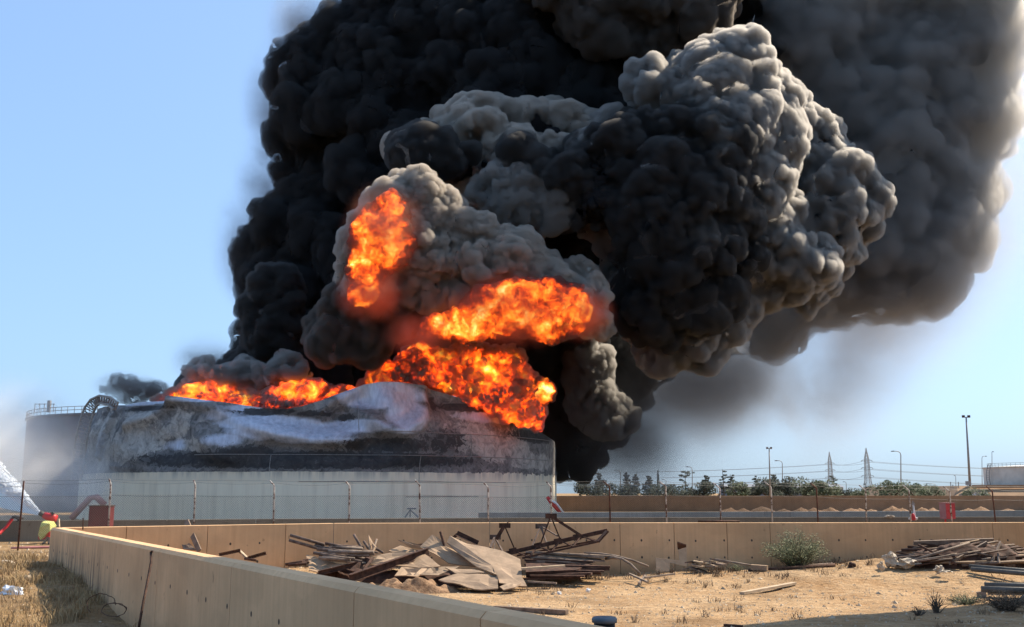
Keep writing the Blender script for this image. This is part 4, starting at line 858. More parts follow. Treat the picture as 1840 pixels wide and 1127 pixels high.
MB().lathe([(.088, bn_.z + .79), (.106, bn_.z + .795), (.108, bn_.z + .825), (.095, bn_.z + .84), (0, bn_.z + .843)], (bn_.x, 9, -.82), 28).build('cap', M['lid'], e, True)

# ================================================================== fire fighting gear
wc = G(82, 976, .02); Yw = wc.y; e = empty('water_cannon', wc, label='red water cannon draped in a yellow green cloth spraying over the tank', cat='water cannon')
MB().tube([P(99, 934, Yw), P(90, 930, Yw), P(79, 926, Yw)], [.2, .17, .13], 12).build('barrel', M['red'], e, True)
MB().tube([P(80, 926.5, Yw), P(72, 921.5, Yw)], [.1, .115], 12).build('nozzle', M['grey_pipe'], e, True)
MB().tube([P(94, 927, Yw - .1), P(94, 920, Yw - .1)], .03, 6).bar(P(91, 922, Yw - .1), P(98, 924, Yw - .1), .05).build('handle', M['black'], e)
mb = MB(); pl_ = [P(82, 935, Yw - .2), P(97, 937, Yw - .25), P(102, 945, Yw - .1), P(97, 950, Yw - .25), P(86, 958, Yw - .2), P(80, 966, Yw - .15), P(76, 957, Yw - .2), P(79, 944, Yw - .3)]
mb.sheet(pl_[::-1], -.3); mb.build('cloth_cover', M['yellow'], e)
MB().tube([P(88, 936, Yw), P(88, 958, Yw), P(86, 968, Yw)], [.09, .12, .14], 10).build('riser', M['red'], e, True)
MB().tube([P(70, 966, Yw), P(94, 967, Yw - .1)], .075, 8).tube([P(72, 960, Yw), P(72, 970, Yw)], .06, 8).build('inlet', M['red'], e, True)
for sx in (-9, 2, 9): MB().bar(P(87, 965, Yw), G(86 + sx, 978, .03), .07).build('leg', M['black'], e)
thing('fire_hose', MB().tube([G(20, 985.5, .05), G(60, 984, .05), G(100, 983.5, .05), G(140, 983, .05)], .05, 7), M['pink'], 'flat pale hose lying on the sand in front of the water cannon', 'hose', None, True)
thing('fire_hose', MB().tube([P(-30, 975, 40), P(0, 958, 40.5), P(12, 946, 41), P(22, 932, 41)], .06, 7), M['red'], 'red hose rising to the small nozzle at the left edge', 'hose', None, True)
e = empty('hose_nozzle', P(30, 934, 41), label='small dark hose nozzle with crossbars at the left edge', cat='nozzle')
MB().tube([P(20, 933, 41), P(27, 928, 41), P(42, 932, 41)], .05, 6).build('barrel', M['grey_pipe'], e); MB().bar(P(22, 928, 41), P(34, 934, 40.8), .04).bar(P(30, 937, 41), P(40, 931, 41), .04).build('handle', M['black'], e)
def jet():
    n0 = P(72, 921, Yw); d = (P(-60, 800, Yw + 1.5) - n0); rnd = random.Random(2); mb = MB()
    for i in range(3600):
        a_ = rnd.uniform(0, 6.28); k = rnd.random() ** .8; t0 = rnd.random() ** .7; t1 = t0 + rnd.uniform(.008, .05) * (1 - .5 * t0); off = Vector((math.cos(a_) * .45, math.sin(a_) * .8, math.sin(a_ + 1) * .8)) * k
        f = lambda t: n0 + d * t + off * (.04 + .9 * t) + Vector((0, 0, -.45 * t * t - (.5 * t * k if i % 5 == 0 else 0)))
        r_ = rnd.uniform(.008, .026) * (1 + .6 * t0); mb.tube([f(t0), f((t0 + t1) / 2), f(t1)], [r_ * .4, r_, r_ * .3], 3, False)
    return mb, n0, d
mb, n0, d = jet()
m_, nt, b = new_mat('spray_water'); b.inputs['Base Color'].default_value = (.9, .93, .95, 1); b.inputs['Roughness'].default_value = .5
tl = nt.nodes.new('ShaderNodeBsdfTranslucent'); tl.inputs[0].default_value = (.95, .96, .97, 1); mx_ = nt.nodes.new('ShaderNodeMixShader'); nt.links.new(b.outputs[0], mx_.inputs[1]); nt.links.new(tl.outputs[0], mx_.inputs[2]); nt.links.new(mx_.outputs[0], nt.nodes['Material Output'].inputs['Surface']); M['water'] = m_
jt = tag(mb.build('water_jet', M['water']), 'white jet of water spraying up and left from the water cannon', 'water jet')
def m_volume(name, dens, col, g=0., absorb=0., noise_=None, emit=None):
    m = bpy.data.materials.new(name); m.use_nodes = True; nt = m.node_tree; nt.nodes.remove(nt.nodes['Principled BSDF']); out = nt.nodes['Material Output']
    v = nt.nodes.new('ShaderNodeVolumePrincipled'); v.inputs['Color'].default_value = (*col, 1); v.inputs['Density'].default_value = dens; v.inputs['Anisotropy'].default_value = g
    v.inputs['Blackbody Intensity'].default_value = 0
    if emit: v.inputs['Emission Color'].default_value = (*emit[0], 1); v.inputs['Emission Strength'].default_value = emit[1]
    if noise_:
        sc_, lo, hi, st = noise_; g_ = nt.nodes.new('ShaderNodeNewGeometry'); mp = nt.nodes.new('ShaderNodeMapping'); mp.inputs['Scale'].default_value = st; nt.links.new(g_.outputs['Position'], mp.inputs['Vector'])
        n = tnoise(nt, mp.outputs[0], sc_, 4, .6, .3); r = nt.nodes.new('ShaderNodeMapRange'); r.inputs[1].default_value = lo; r.inputs[2].default_value = hi; r.inputs[3].default_value = 0; r.inputs[4].default_value = dens; nt.links.new(n, r.inputs[0]); nt.links.new(r.outputs[0], v.inputs['Density'])
    nt.links.new(v.outputs[0], out.inputs['Volume']); return m
mb = MB().tube([n0 + d * t + Vector((0, .3, -.1 - 1.3 * t)) for t in (0, .2, .5, .9)], [.05, .25, .5, .8], 14); mb.build('spray', m_volume('thin_spray', .25, (1, .95, .9), .3), jt, True)
def ell_falloff(nt, v, ells):
    cur = None
    for (x, y, Y, rx, ry, rz) in ells:
        c = P(x, y, Y); k = Y / F; a_ = nt.nodes.new('ShaderNodeVectorMath'); a_.operation = 'SUBTRACT'; nt.links.new(v, a_.inputs[0]); a_.inputs[1].default_value = c
        b_ = nt.nodes.new('ShaderNodeVectorMath'); b_.operation = 'MULTIPLY'; nt.links.new(a_.outputs[0], b_.inputs[0]); b_.inputs[1].default_value = (1 / (rx * k), 1 / rz, 1 / (ry * k))
        l = nt.nodes.new('ShaderNodeVectorMath'); l.operation = 'LENGTH'; nt.links.new(b_.outputs[0], l.inputs[0]); e = math_n(nt, 'SUBTRACT', 1, l.outputs['Value'], None, True)
        cur = e if cur is None else math_n(nt, 'ADD', cur, e)
    return cur
def soft_cloud(name, matname, ells, dens, col, g, nsc, parent, step=.5, contrast=(.38, .62), emit=0):
    """drifting thin smoke or spray: one closed hull, density fading out inside it"""
    m = bpy.data.materials.new(matname); m.use_nodes = True; nt = m.node_tree; nt.nodes.remove(nt.nodes['Principled BSDF']); v = coords(nt)
    pv = nt.nodes.new('ShaderNodeVolumePrincipled'); pv.inputs['Color'].default_value = (*col, 1); pv.inputs['Anisotropy'].default_value = g
    n = nt.nodes.new('ShaderNodeMapRange'); n.inputs[1].default_value = contrast[0]; n.inputs[2].default_value = contrast[1]; n.inputs[3].default_value = .15; n.inputs[4].default_value = 1; nt.links.new(tnoise(nt, v, nsc, 4, .6, .6), n.inputs[0])
    fo = ell_falloff(nt, v, ells); fo = math_n(nt, 'MULTIPLY', fo, fo)
    nt.links.new(math_n(nt, 'MULTIPLY', math_n(nt, 'MULTIPLY', fo, n.outputs[0]), dens), pv.inputs['Density']); nt.links.new(pv.outputs[0], nt.nodes['Material Output'].inputs['Volume']); m.cycles.volume_step_rate = step
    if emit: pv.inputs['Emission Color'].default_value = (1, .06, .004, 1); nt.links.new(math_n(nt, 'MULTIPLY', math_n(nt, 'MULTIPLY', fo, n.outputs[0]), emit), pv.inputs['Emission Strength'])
    bm = bmesh.new()
    for i, (x, y, Y, rx, ry, rz) in enumerate(ells):
        k = Y / F; bmesh.ops.create_icosphere(bm, subdivisions=3, radius=1.02, matrix=Matrix.Translation(P(x, y, Y)) @ Matrix.Diagonal((rx * k, rz, ry * k, 1)))
    me = bpy.data.meshes.new(name); bm.to_mesh(me); bm.free(); o = link(name, me, m, parent)
    rm = o.modifiers.new('r', 'REMESH'); rm.mode = 'VOXEL'; rm.voxel_size = .9
    dg = bpy.context.evaluated_depsgraph_get(); m2 = bpy.data.meshes.new_from_object(o.evaluated_get(dg)); o.modifiers.clear(); o.data = m2; return o
# cabinets and hydrants
c = P(160, 943, 43.0); x1 = P(197, 943, 43.0).x; zt_ = P(160, 910, 43.0).z; e = empty('hose_cabinet', (c.x, 43, 0), label='dark maroon hose cabinet standing behind the fence at left', cat='cabinet')
MB().box((c.x, 42.9, .1), (x1, 43.4, zt_)).build('body', M['red_dull'], e); MB().box((c.x + .04, 42.875, .16), (x1 - .04, 42.897, zt_ - .06)).build('door', M['red_dull'], e); MB().box((c.x - .03, 42.86, zt_ + .002), (x1 + .03, 43.43, zt_ + .04)).build('roof', M['rust'], e)
c0 = P(1690, 905, 49.0); c1 = P(1699, 905, 48.6); c2 = P(1718, 906, 48.8); zb_ = P(1699, 933, 48.6).z; e = empty('hydrant_cabinet', (c1.x, 48.8, 0), label='bright red hydrant cabinet with a paler left side at the right', cat='cabinet')
u = Vector((c2.x - c1.x, .35, 0)); w_ = Vector((c0.x - c1.x, .55, 0)); b0 = Vector((c1.x, 48.6, zb_)); h_ = Vector((0, 0, c1.z - zb_)); vs = [b0, b0 + u, b0 + u + w_, b0 + w_]; MB().add(vs + [v + h_ for v in vs], [(0, 3, 2, 1), (4, 5, 6, 7), (0, 1, 5, 4), (1, 2, 6, 5), (2, 3, 7, 6)]).build('body', M['red'], e)
o_ = w_.normalized().cross(Vector((0, 0, 1))) * .003; o_ = o_ if o_.x < 0 else -o_
MB().add([b0 + o_, b0 + w_ + o_, b0 + w_ + h_ + o_, b0 + h_ + o_, b0 + o_ * 3, b0 + w_ + o_ * 3, b0 + w_ + h_ + o_ * 3, b0 + h_ + o_ * 3], [(0, 1, 2, 3), (4, 7, 6, 5), (0, 4, 5, 1), (1, 5, 6, 2), (2, 6, 7, 3), (3, 7, 4, 0)]).build('side_panel', M['pink'], e)  # paler red sheet over the left side
MB().add([v + h_ + Vector((-.03 if i in (0, 3) else .03, -.03 if i < 2 else .03, .003)) for i, v in enumerate(vs)] + [v + h_ + Vector((-.03 if i in (0, 3) else .03, -.03 if i < 2 else .03, .04)) for i, v in enumerate(vs)], [(0, 3, 2, 1), (4, 5, 6, 7), (0, 1, 5, 4), (1, 2, 6, 5), (2, 3, 7, 6), (3, 0, 4, 7)]).build('roof', M['pink'], e)
for q in (b0 + w_ * .5 + u * .2, b0 + u * .85 + w_ * .4): MB().bar((q.x, q.y, -.3), (q.x, q.y, zb_ - .003), .06).build('leg', M['red'], e)
q = b0 + u * .45; MB().bar(q + Vector((0, -.03, .3)), q + Vector((0, -.03, .42)), .05).build('handle', M['white'], e)
e = empty('hydrant', P(1642, 934, 48.5), label='small red hydrant with a white post beside it at the right', cat='hydrant')
MB().lathe([(.1, 0), (.12, .1), (.09, .2), (.05, .3), (0, .33)], P(1641, 935, 48.5), 12).build('body', M['red'], e, True)
MB().tube([P(1633, 932, 48.5), P(1649, 932, 48.5)], .05, 8).build('outlet', M['white'], e); MB().tube([P(1645, 935, 48.6), P(1641, 908, 48.7)], .045, 6).build('post', M['white'], e); MB().add([P(1637, 908, 48.7), P(1645, 907, 48.7), P(1640, 899, 48.7), P(1641, 907.5, 48.9)], [(0, 1, 2), (0, 2, 3), (1, 3, 2), (0, 3, 1)]).build('pointed_cap', M['galv'], e)
lump('plaster_scrap', P(1598, 928, 50.5), .15, M['plastic'], 'small pale lump lying on top of the low grey wall', 'rubble', 2, None, (1.3, .5, .5), .6)
e = empty('foam_pipe', P(985, 895, 101), label='red pipe sloping down from the right side of the burning tank', cat='pipe')
MB().tube([P(983, 893, 101), P(990, 902, 101), P(1012, 926, 101)], [.16, .22, .22], 10).build('pipe', M['red'], e, True); MB().tube([P(988, 898, 100.6), P(1000, 905, 100.7), P(1014, 924, 100.8)], .1, 8).build('pipe_highlight', M['white'], e, True); MB().tube([P(1008, 927, 101), P(1026, 928, 101)], .3, 10).build('valve', M['red'], e, True)  # white tube paints the highlight along the red pipe
e = empty('foam_pipe', P(150, 910, 100), label='red pipe coloured paler as through the spray at the left foot of the tank', cat='pipe')
MB().tube([P(128, 932, 100), P(162, 895, 100), P(173, 893, 100), P(188, 907, 100)], .3, 10).build('pipe', M['pink'], e, True)  # red pipe turned pink, the paling by mist put into its colour
e = empty('foam_outlet', P(737, 925, 101.5), label='small grey pipe bracket at the foot of the burning tank near the fence', cat='bracket')
MB().tube([P(728, 930, 101), P(737, 916, 101), P(752, 930, 101)], .08, 5).tube([P(731, 914, 101), P(748, 914, 101)], .07, 5).tube([P(737, 916, 101), P(737, 930, 101)], .06, 5).build('frame', M['galv'], e)

# unseen cylinder added right of the frame to throw shade over the near corner
e = empty('shade_caster', (23.0, 27.4, -.9), label='tall plain concrete cylinder added outside the right of the view to cast shade', cat='shade_caster')
MB().lathe([(6, 0), (6, 37), (6.25, 37), (6.25, 37.8), (5.2, 39), (.01, 39.4)], (23.0, 27.4, -.9), 72).build('drum', M['block'], e, True)
mb = MB(); lx = 22.6 - 6.5
for sx in (-.25, .25): mb.bar((23.0 + sx, 27.4 - 6.35, -.6), (23.0 + sx, 27.4 - 6.35, 37.6), .06)
for k in range(90): mb.bar((22.75, 21.05, -.3 + k * .42), (23.25, 21.05, -.3 + k * .42), .035)
mb.build('ladder', M['galv'], e)

# ================================================================== plants, litter and stones
def blades(mb, x, y, z, n, h, spread, rnd, w_=.006, lean=.5):
    for _ in range(n):
        a_ = rnd.uniform(0, 6.28); r_ = spread * math.sqrt(rnd.random()); bx_, by_ = x + r_ * math.cos(a_), y + r_ * math.sin(a_); t = rnd.uniform(0, 6.28); hh = h * rnd.uniform(.4, 1.2); l = lean * rnd.random() * hh
        dx, dy = math.cos(t), math.sin(t); q = rnd.uniform(0, 3.14); wx, wy = math.cos(q) * w_, math.sin(q) * w_
        mb.add([(bx_ - wx, by_ - wy, z - .02), (bx_ + wx, by_ + wy, z - .02), (bx_ + dx * l * .4 + wx * .7, by_ + dy * l * .4 + wy * .7, z + hh * .6), (bx_ + dx * l, by_ + dy * l, z + hh), (bx_ + dx * l * .4 - wx * .7, by_ + dy * l * .4 - wy * .7, z + hh * .6)], [(0, 1, 2, 4), (4, 2, 3)])
rnd = random.Random(77); mb = MB()
for i in range(2600):        # left bank
    y = rnd.uniform(13, 33); xin = WA.x + (min(y, 31) - WA.y) / WD.y * WD.x - .35; x = xin - rnd.random() ** 1.3 * 7.5
    if nz(x, y, 4, .55) < -.12 or (29.5 < y < 31.5 and rnd.random() < .6): continue
    blades(mb, x, y, h_out(x, y), rnd.randint(7, 16), rnd.uniform(.1, .3), rnd.uniform(.08, .3), rnd, .006 + .004 * rnd.random(), 1.1)
tag(mb.build('dry_grass', M['straw']), 'thick dry yellow grass on the bank left of the long wall', kind='stuff')
mb = MB()
for i in range(900):         # weeds in the yard, thickest along the wall and the heaps
    if i < 620: y = 35.9 - abs(rnd.gauss(0, 1.7)); x = rnd.uniform(-8, 19)
    else: y = rnd.uniform(20, 34); x = rnd.uniform(max(WA.x + (y - WA.y) / WD.y * WD.x + .4, -8), .5 * y + 1)
    if nz(x, y, 9, .6) < (.0 if i < 620 else .12): continue
    blades(mb, x, y, h_yard(x, y), rnd.randint(8, 20), rnd.uniform(.05, .24), rnd.uniform(.05, .25), rnd, .008, 1.3)
tag(mb.build('dry_weeds', M['weed']), 'brown dead weeds scattered over the sandy yard', kind='stuff')
mb = MB()
for i in range(9500):
    if i % 4: y = rnd.uniform(18, 36); x = rnd.uniform(WA.x + (min(y, 31) - WA.y) / WD.y * WD.x + .3, .52 * y + 1); z = h_yard(x, y)
    else: y = rnd.uniform(13, 43); x = WA.x + (min(y, 31) - WA.y) / WD.y * WD.x - .4 - rnd.random() * 8; z = h_out(x, y)
    if nz(x, y, 1, .8) < -.1 and i % 3: continue
    r = rnd.uniform(.014, .045) * (1 + 1.2 * (rnd.random() > .95)); p_ = [(x + r * math.cos(t + rnd.random()) * rnd.uniform(.7, 1.2), y + r * math.sin(t + rnd.random()) * rnd.uniform(.7, 1.2), z + rnd.uniform(-.004, .006)) for t in (0, 1.57, 3.14, 4.71)]
    mb.add(p_ + [(x + rnd.uniform(-.3, .3) * r, y, z + r * rnd.uniform(.4, .9))], [(0, 1, 4), (1, 2, 4), (2, 3, 4), (3, 0, 4)])
tag(mb.build('gravel', M['stone']), 'small loose stones on the sand', kind='stuff')
def shrub(name, cx, cy, cz, w_, h, label, nst, nl, size, m, seed):
    rnd = random.Random(seed); e = empty(name, (cx, cy, cz), label=label, cat='shrub'); st = MB(); lf = MB()
    for i in range(nst):
        a_ = rnd.uniform(0, 6.28); k = math.sqrt(rnd.random()); tip = Vector((cx + w_ / 2 * k * math.cos(a_), cy + w_ * .35 * k * math.sin(a_), cz + h * (1 - .55 * k * k) * rnd.uniform(.65, 1.12))); b_ = Vector((cx + rnd.uniform(-.1, .1) * w_, cy + rnd.uniform(-.06, .06) * w_, cz - .03)); md = b_.lerp(tip, .5) + Vector((rnd.uniform(-.06, .06), rnd.uniform(-.06, .06), h * .08))
        st.tube([b_, md, tip], [.014, .008, .003], 4, False)
        for j in range(nl):
            t = rnd.uniform(.22, 1.05); p = (b_.lerp(md, t * 2) if t < .5 else md.lerp(tip, t * 2 - 1)) + Vector((rnd.gauss(0, 1), rnd.gauss(0, 1), rnd.gauss(0, 1))) * .05 * (.6 + t); s_ = size * rnd.uniform(.5, 1.3)
            a2 = Vector((rnd.gauss(0, 1), rnd.gauss(0, 1), rnd.gauss(0, .7))).normalized(); b2 = a2.orthogonal().normalized(); lf.add([p - a2 * s_, p + b2 * s_ * .4, p + a2 * s_, p - b2 * s_ * .4], [(0, 1, 2, 3)])
    st.build('stem', M['bark'], e); lf.build('foliage', m, e); return e
sx = P(1430, 1020, 34.9); shrub('green_shrub', sx.x, 34.9, h_yard(sx.x, 34.9), 2.3, 1.22, 'bushy olive green shrub growing in front of the tan wall right of centre', 130, 75, .03, M['shrub'], 5)
sx = P(1322, 1020, 34.8); shrub('low_weed', sx.x, 34.8, h_yard(sx.x, 34.8), .5, .18, 'small yellow green weed between the small board heap and the tan box section', 24, 30, .022, M['shrub'], 6)
sx = G(1683, 1100, -.8); shrub('dead_shrub', sx.x, sx.y, h_yard(sx.x, sx.y), .7, .55, 'bare dead weed with upright twigs at the edge of the shade, bottom right', 40, 14, .012, M['weed'], 7)
sx = G(1735, 1083, -.8); shrub('low_bush', sx.x, sx.y, h_yard(sx.x, sx.y), 1.1, .26, 'low grey green mat of weeds below the propped grey pipes', 60, 40, .018, M['shrub'], 8)
sx = G(1810, 1095, -.8); shrub('dark_bush', sx.x, sx.y, h_yard(sx.x, sx.y), 1.6, .5, 'dark tangled bush in the shade at the right edge', 90, 50, .02, M['weed'], 9)
sx = G(1650, 1105, -.8); shrub('dead_shrub', sx.x, sx.y, h_yard(sx.x, sx.y), .45, .22, 'small dead weed left of the upright twiggy one, bottom right', 30, 12, .012, M['weed'], 10)
c_ = G(735, 1064, -.8); o = heap('earth_mound', c_.x, 31.0, 1.55, .55, .34, M['earth'], kind='structure', seed=3, rough_=.9, fr=3)

# ================================================================== smoke and fire
def inpoly(poly, x, y):
    r = False; n = len(poly)
    for i in range(n):
        x1, y1 = poly[i]; x2, y2 = poly[(i + 1) % n]
        if (y1 > y) != (y2 > y) and x < (x2 - x1) * (y - y1) / (y2 - y1) + x1: r = not r
    return r
def inflate(poly, Y, thick, rmin, rmax, n, rnd, squash=1.0):
    """balls (centre, radius in metres) that fill an outline to a rounded body of real depth"""
    out = []; xs = [p[0] for p in poly]; ys = [p[1] for p in poly]; cl = poly + [poly[0]]; tries = 0
    while len(out) < n and tries < n * 80:
        tries += 1; x = rnd.uniform(min(xs), max(xs)); y = rnd.uniform(min(ys), max(ys))
        if not inpoly(poly, x, y): continue
        e = seg_d(x, y, cl)
        if e < rmin: continue
        r = min(e, rmax) * rnd.uniform(.8, 1.0); m = F / Y
        dz = math.sqrt(max(0, 1 - (1 - min(1, e / thick)) ** 2)) * thick / m * squash
        out.append((P(x, y, Y + rnd.choice((-1, 1, -1)) * rnd.uniform(.5, 1) * max(0, dz - r / m)), r / m))
    return out
def billow_tree(voxel, steps):
    g = bpy.data.node_groups.new('billow', 'GeometryNodeTree')
    g.interface.new_socket('Geometry', in_out='INPUT', socket_type='NodeSocketGeometry'); g.interface.new_socket('Geometry', in_out='OUTPUT', socket_type='NodeSocketGeometry')
    N = g.nodes; K = g.links.new; i = N.new('NodeGroupInput'); o = N.new('NodeGroupOutput')
    m2p = N.new('GeometryNodeMeshToPoints'); K(i.outputs[0], m2p.inputs['Mesh'])
    at = N.new('GeometryNodeInputNamedAttribute'); at.data_type = 'FLOAT'; at.inputs['Name'].default_value = 'rad'; K(at.outputs['Attribute'], m2p.inputs['Radius'])
    p2v = N.new('GeometryNodePointsToVolume'); p2v.resolution_mode = 'VOXEL_SIZE'; p2v.inputs['Voxel Size'].default_value = voxel; p2v.inputs['Density'].default_value = 1
    K(m2p.outputs[0], p2v.inputs['Points']); K(at.outputs['Attribute'], p2v.inputs['Radius'])
    v2m = N.new('GeometryNodeVolumeToMesh'); v2m.inputs['Threshold'].default_value = .1; v2m.resolution_mode = 'VOXEL_SIZE'; v2m.inputs['Voxel Size'].default_value = voxel
    K(p2v.outputs[0], v2m.inputs['Volume']); cur = v2m.outputs[0]
    for st in steps:
        kind, scale, amp = st[:3]; sp = N.new('GeometryNodeSetPosition'); nm = N.new('GeometryNodeInputNormal'); pos = N.new('GeometryNodeInputPosition')
        if kind == 'smooth':
            bl = N.new('GeometryNodeBlurAttribute'); bl.data_type = 'FLOAT_VECTOR'; bl.inputs['Iterations'].default_value = int(scale)
            K(pos.outputs[0], [s for s in bl.inputs if s.name == 'Value' and s.enabled][0]); K([s for s in bl.outputs if s.enabled][0], sp.inputs['Position'])
            K(cur, sp.inputs['Geometry']); cur = sp.outputs[0]; continue
        if kind == 'voro':
            nn = N.new('ShaderNodeTexNoise'); nn.inputs['Scale'].default_value = scale * 1.3; nn.inputs['Detail'].default_value = 2; K(pos.outputs[0], nn.inputs['Vector'])
            mx = N.new('ShaderNodeVectorMath'); mx.operation = 'MULTIPLY_ADD'; K(nn.outputs['Color'], mx.inputs[0]); mx.inputs[1].default_value = (1.15 / scale,) * 3; K(pos.outputs[0], mx.inputs[2])
            t = N.new('ShaderNodeTexVoronoi'); t.feature = 'F1'; t.inputs['Scale'].default_value = scale; K(mx.outputs[0], t.inputs['Vector'])
            ma = N.new('ShaderNodeMath'); ma.operation = 'MULTIPLY'; K(t.outputs['Distance'], ma.inputs[0]); K(t.outputs['Distance'], ma.inputs[1])
            mb = N.new('ShaderNodeMath'); mb.operation = 'MULTIPLY_ADD'; K(ma.outputs[0], mb.inputs[0]); mb.inputs[1].default_value = -amp * 1.6; mb.inputs[2].default_value = amp * .6; crev = t.outputs['Distance']
            n3 = N.new('ShaderNodeTexNoise'); n3.inputs['Scale'].default_value = scale * .22; n3.inputs['Detail'].default_value = 1; K(pos.outputs[0], n3.inputs['Vector'])   # calm and boiling patches
            mr = N.new('ShaderNodeMapRange'); mr.inputs[1].default_value = .35; mr.inputs[2].default_value = .65; mr.inputs[3].default_value = .35; mr.inputs[4].default_value = 1.5; K(n3.outputs[0], mr.inputs[0])
            mk = N.new('ShaderNodeMath'); mk.operation = 'MULTIPLY'; K(mb.outputs[0], mk.inputs[0]); K(mr.outputs[0], mk.inputs[1]); val = mk.outputs[0]
        else:
            t = N.new('ShaderNodeTexNoise'); t.inputs['Scale'].default_value = scale; t.inputs['Detail'].default_value = 3; K(pos.outputs[0], t.inputs['Vector'])
            mb = N.new('ShaderNodeMath'); mb.operation = 'MULTIPLY_ADD'; K(t.outputs[0], mb.inputs[0]); mb.inputs[1].default_value = 2 * amp; mb.inputs[2].default_value = -amp; val = mb.outputs[0]; crev = t.outputs[0]
        if len(st) > 3:
            sn = N.new('GeometryNodeStoreNamedAttribute'); sn.data_type = 'FLOAT'; sn.domain = 'POINT'; sn.inputs['Name'].default_value = st[3]; K(crev, [s for s in sn.inputs if s.name == 'Value' and s.enabled][0]); K(cur, sn.inputs['Geometry']); cur = sn.outputs[0]
        sv = N.new('ShaderNodeVectorMath'); sv.operation = 'SCALE'; K(nm.outputs[0], sv.inputs[0]); K(val, sv.inputs['Scale'])
        K(cur, sp.inputs['Geometry']); K(sv.outputs[0], sp.inputs['Offset']); cur = sp.outputs[0]
    K(cur, o.inputs[0]); return g
def billow(name, balls, mat, voxel, steps, parent=None):
    me = bpy.data.meshes.new(name); me.from_pydata([b[0] for b in balls], [], []); a = me.attributes.new('rad', 'FLOAT', 'POINT'); a.data.foreach_set('value', [b[1] for b in balls])
    o = bpy.data.objects.new(name, me); COL.objects.link(o); md = o.modifiers.new('g', 'NODES'); md.node_group = billow_tree(voxel, steps)
    dg = bpy.context.evaluated_depsgraph_get(); m2 = bpy.data.meshes.new_from_object(o.evaluated_get(dg)); bpy.data.objects.remove(o)
    m2.materials.clear(); print(name, len(m2.vertices))
    return link(name, m2, mat, parent, True)
def m_core(name, c):
    m, nt, b = new_mat(name); b.inputs['Base Color'].default_value = (*c, 1); b.inputs['Roughness'].default_value = 1; b.inputs['Specular IOR Level'].default_value = 0; return m
M['core'] = m_core('dense_smoke', (.012, .012, .013))
def m_smoke(name, dens, alb, g=.4, tint=(1, .97, .92)): return m_volume(name, dens, tuple(alb * t for t in tint), g)
plume = empty('smoke_plume', (5, 135, 12), label='towering black smoke plume rising from the burning tank and leaning to the right', cat='smoke')
BIG = [('smooth', 6, 0), ('noise', .06, 2.4), ('voro', .14, 2.6), ('voro', .34, 1.15), ('voro', .85, .5), ('voro', 1.9, .2), ('smooth', 1, 0)]
MED = [('smooth', 4, 0), ('noise', .1, 1.2), ('voro', .3, 1.4), ('voro', .7, .6), ('voro', 1.7, .24), ('smooth', 1, 0)]
def puff(poly, Y, thick, rmin, rmax, n, mat, steps=BIG, core=1.5, voxel=.36, parent=None, seed=1, squash=1.0):
    rnd = random.Random(seed); b = inflate(poly, Y, thick, rmin, rmax, n, rnd, squash)
    f = billow('smoke_billow', b, mat, voxel, steps, parent or plume)
    if core:
        b2 = [(p, r - core) for p, r in b if r - core > .7]
        if len(b2) > 4: billow('smoke_core', b2, M['core'], voxel * 1.5, steps[:-3], parent or plume)
    return f
SM_DARK = m_smoke('black_smoke', .9, .1, .3, (1, 1, 1)); SM_MID = m_smoke('dark_grey_smoke', 2.6, .66, .5, (1, .96, .9)); SM_TAN = m_smoke('tan_smoke', 3.0, .7, .35, (1, .91, .8)); SM_BRN = m_smoke('brown_smoke', 2.6, .3, .4, (1, .9, .8)); SM_SOFT = m_smoke('soft_dark_smoke', .9, .3, .2); SM_CORE = m_smoke('shaded_sooty_smoke', 2.4, .2, .5, (1, .98, .95))  # albedo carries shade: sooty mix for unlit parts, grey mix for lit rims
BIG = [('smooth', 6, 0), ('noise', .05, 3.2), ('voro', .13, 2.4), ('noise', .22, .9), ('voro', .36, 1.15), ('voro', .85, .55), ('voro', 1.8, .32), ('voro', 3.6, .15), ('smooth', 1, 0)]
SOFT = [('smooth', 8, 0), ('noise', .05, 3.8), ('voro', .12, 2.8), ('noise', .2, 1.1), ('voro', .33, 1.2), ('voro', .8, .5), ('smooth', 1, 0)]
BACK = [('smooth', 6, 0), ('noise', .05, 3.4), ('voro', .13, 2.5), ('noise', .22, 1.1), ('voro', .36, 1.1), ('voro', .85, .45), ('voro', 1.8, .14), ('smooth', 1, 0)]
MED = [('smooth', 5, 0), ('noise', .1, 1.5), ('voro', .26, 1.3), ('voro', .6, .62), ('voro', 1.3, .36), ('voro', 2.7, .2), ('voro', 5, .09), ('smooth', 1, 0)]
back = [(620, -80), (590, 0), (530, 70), (490, 110), (465, 190), (480, 230), (500, 290), (480, 360), (445, 375), (412, 425), (420, 490), (450, 560), (410, 620), (350, 655), (420, 730), (700, 730), (1000, 720), (1080, 600), (1150, 400), (1250, 200), (1340, -80)]
puff(back, 147, 210, 22, 70, 640, SM_DARK, BACK, seed=1, voxel=.26, core=2.2)
puff([(1050, 560), (1130, 470), (1200, 640), (1165, 700), (1125, 750), (1040, 720)], 148, 70, 14, 50, 70, SM_DARK, seed=14, voxel=.26)
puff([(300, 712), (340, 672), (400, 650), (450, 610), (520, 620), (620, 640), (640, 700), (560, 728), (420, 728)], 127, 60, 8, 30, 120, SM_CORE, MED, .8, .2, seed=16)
puff([(1230, -90), (1230, 60), (1340, 125), (1450, 110), (1490, -90)], 148, 60, 15, 50, 50, SM_DARK, seed=15, voxel=.3, core=0)
puff([(850, -80), (960, 50), (1100, 110), (1240, 92), (1330, 45), (1330, -80)], 134, 120, 15, 55, 70, SM_BRN, seed=2, voxel=.26)
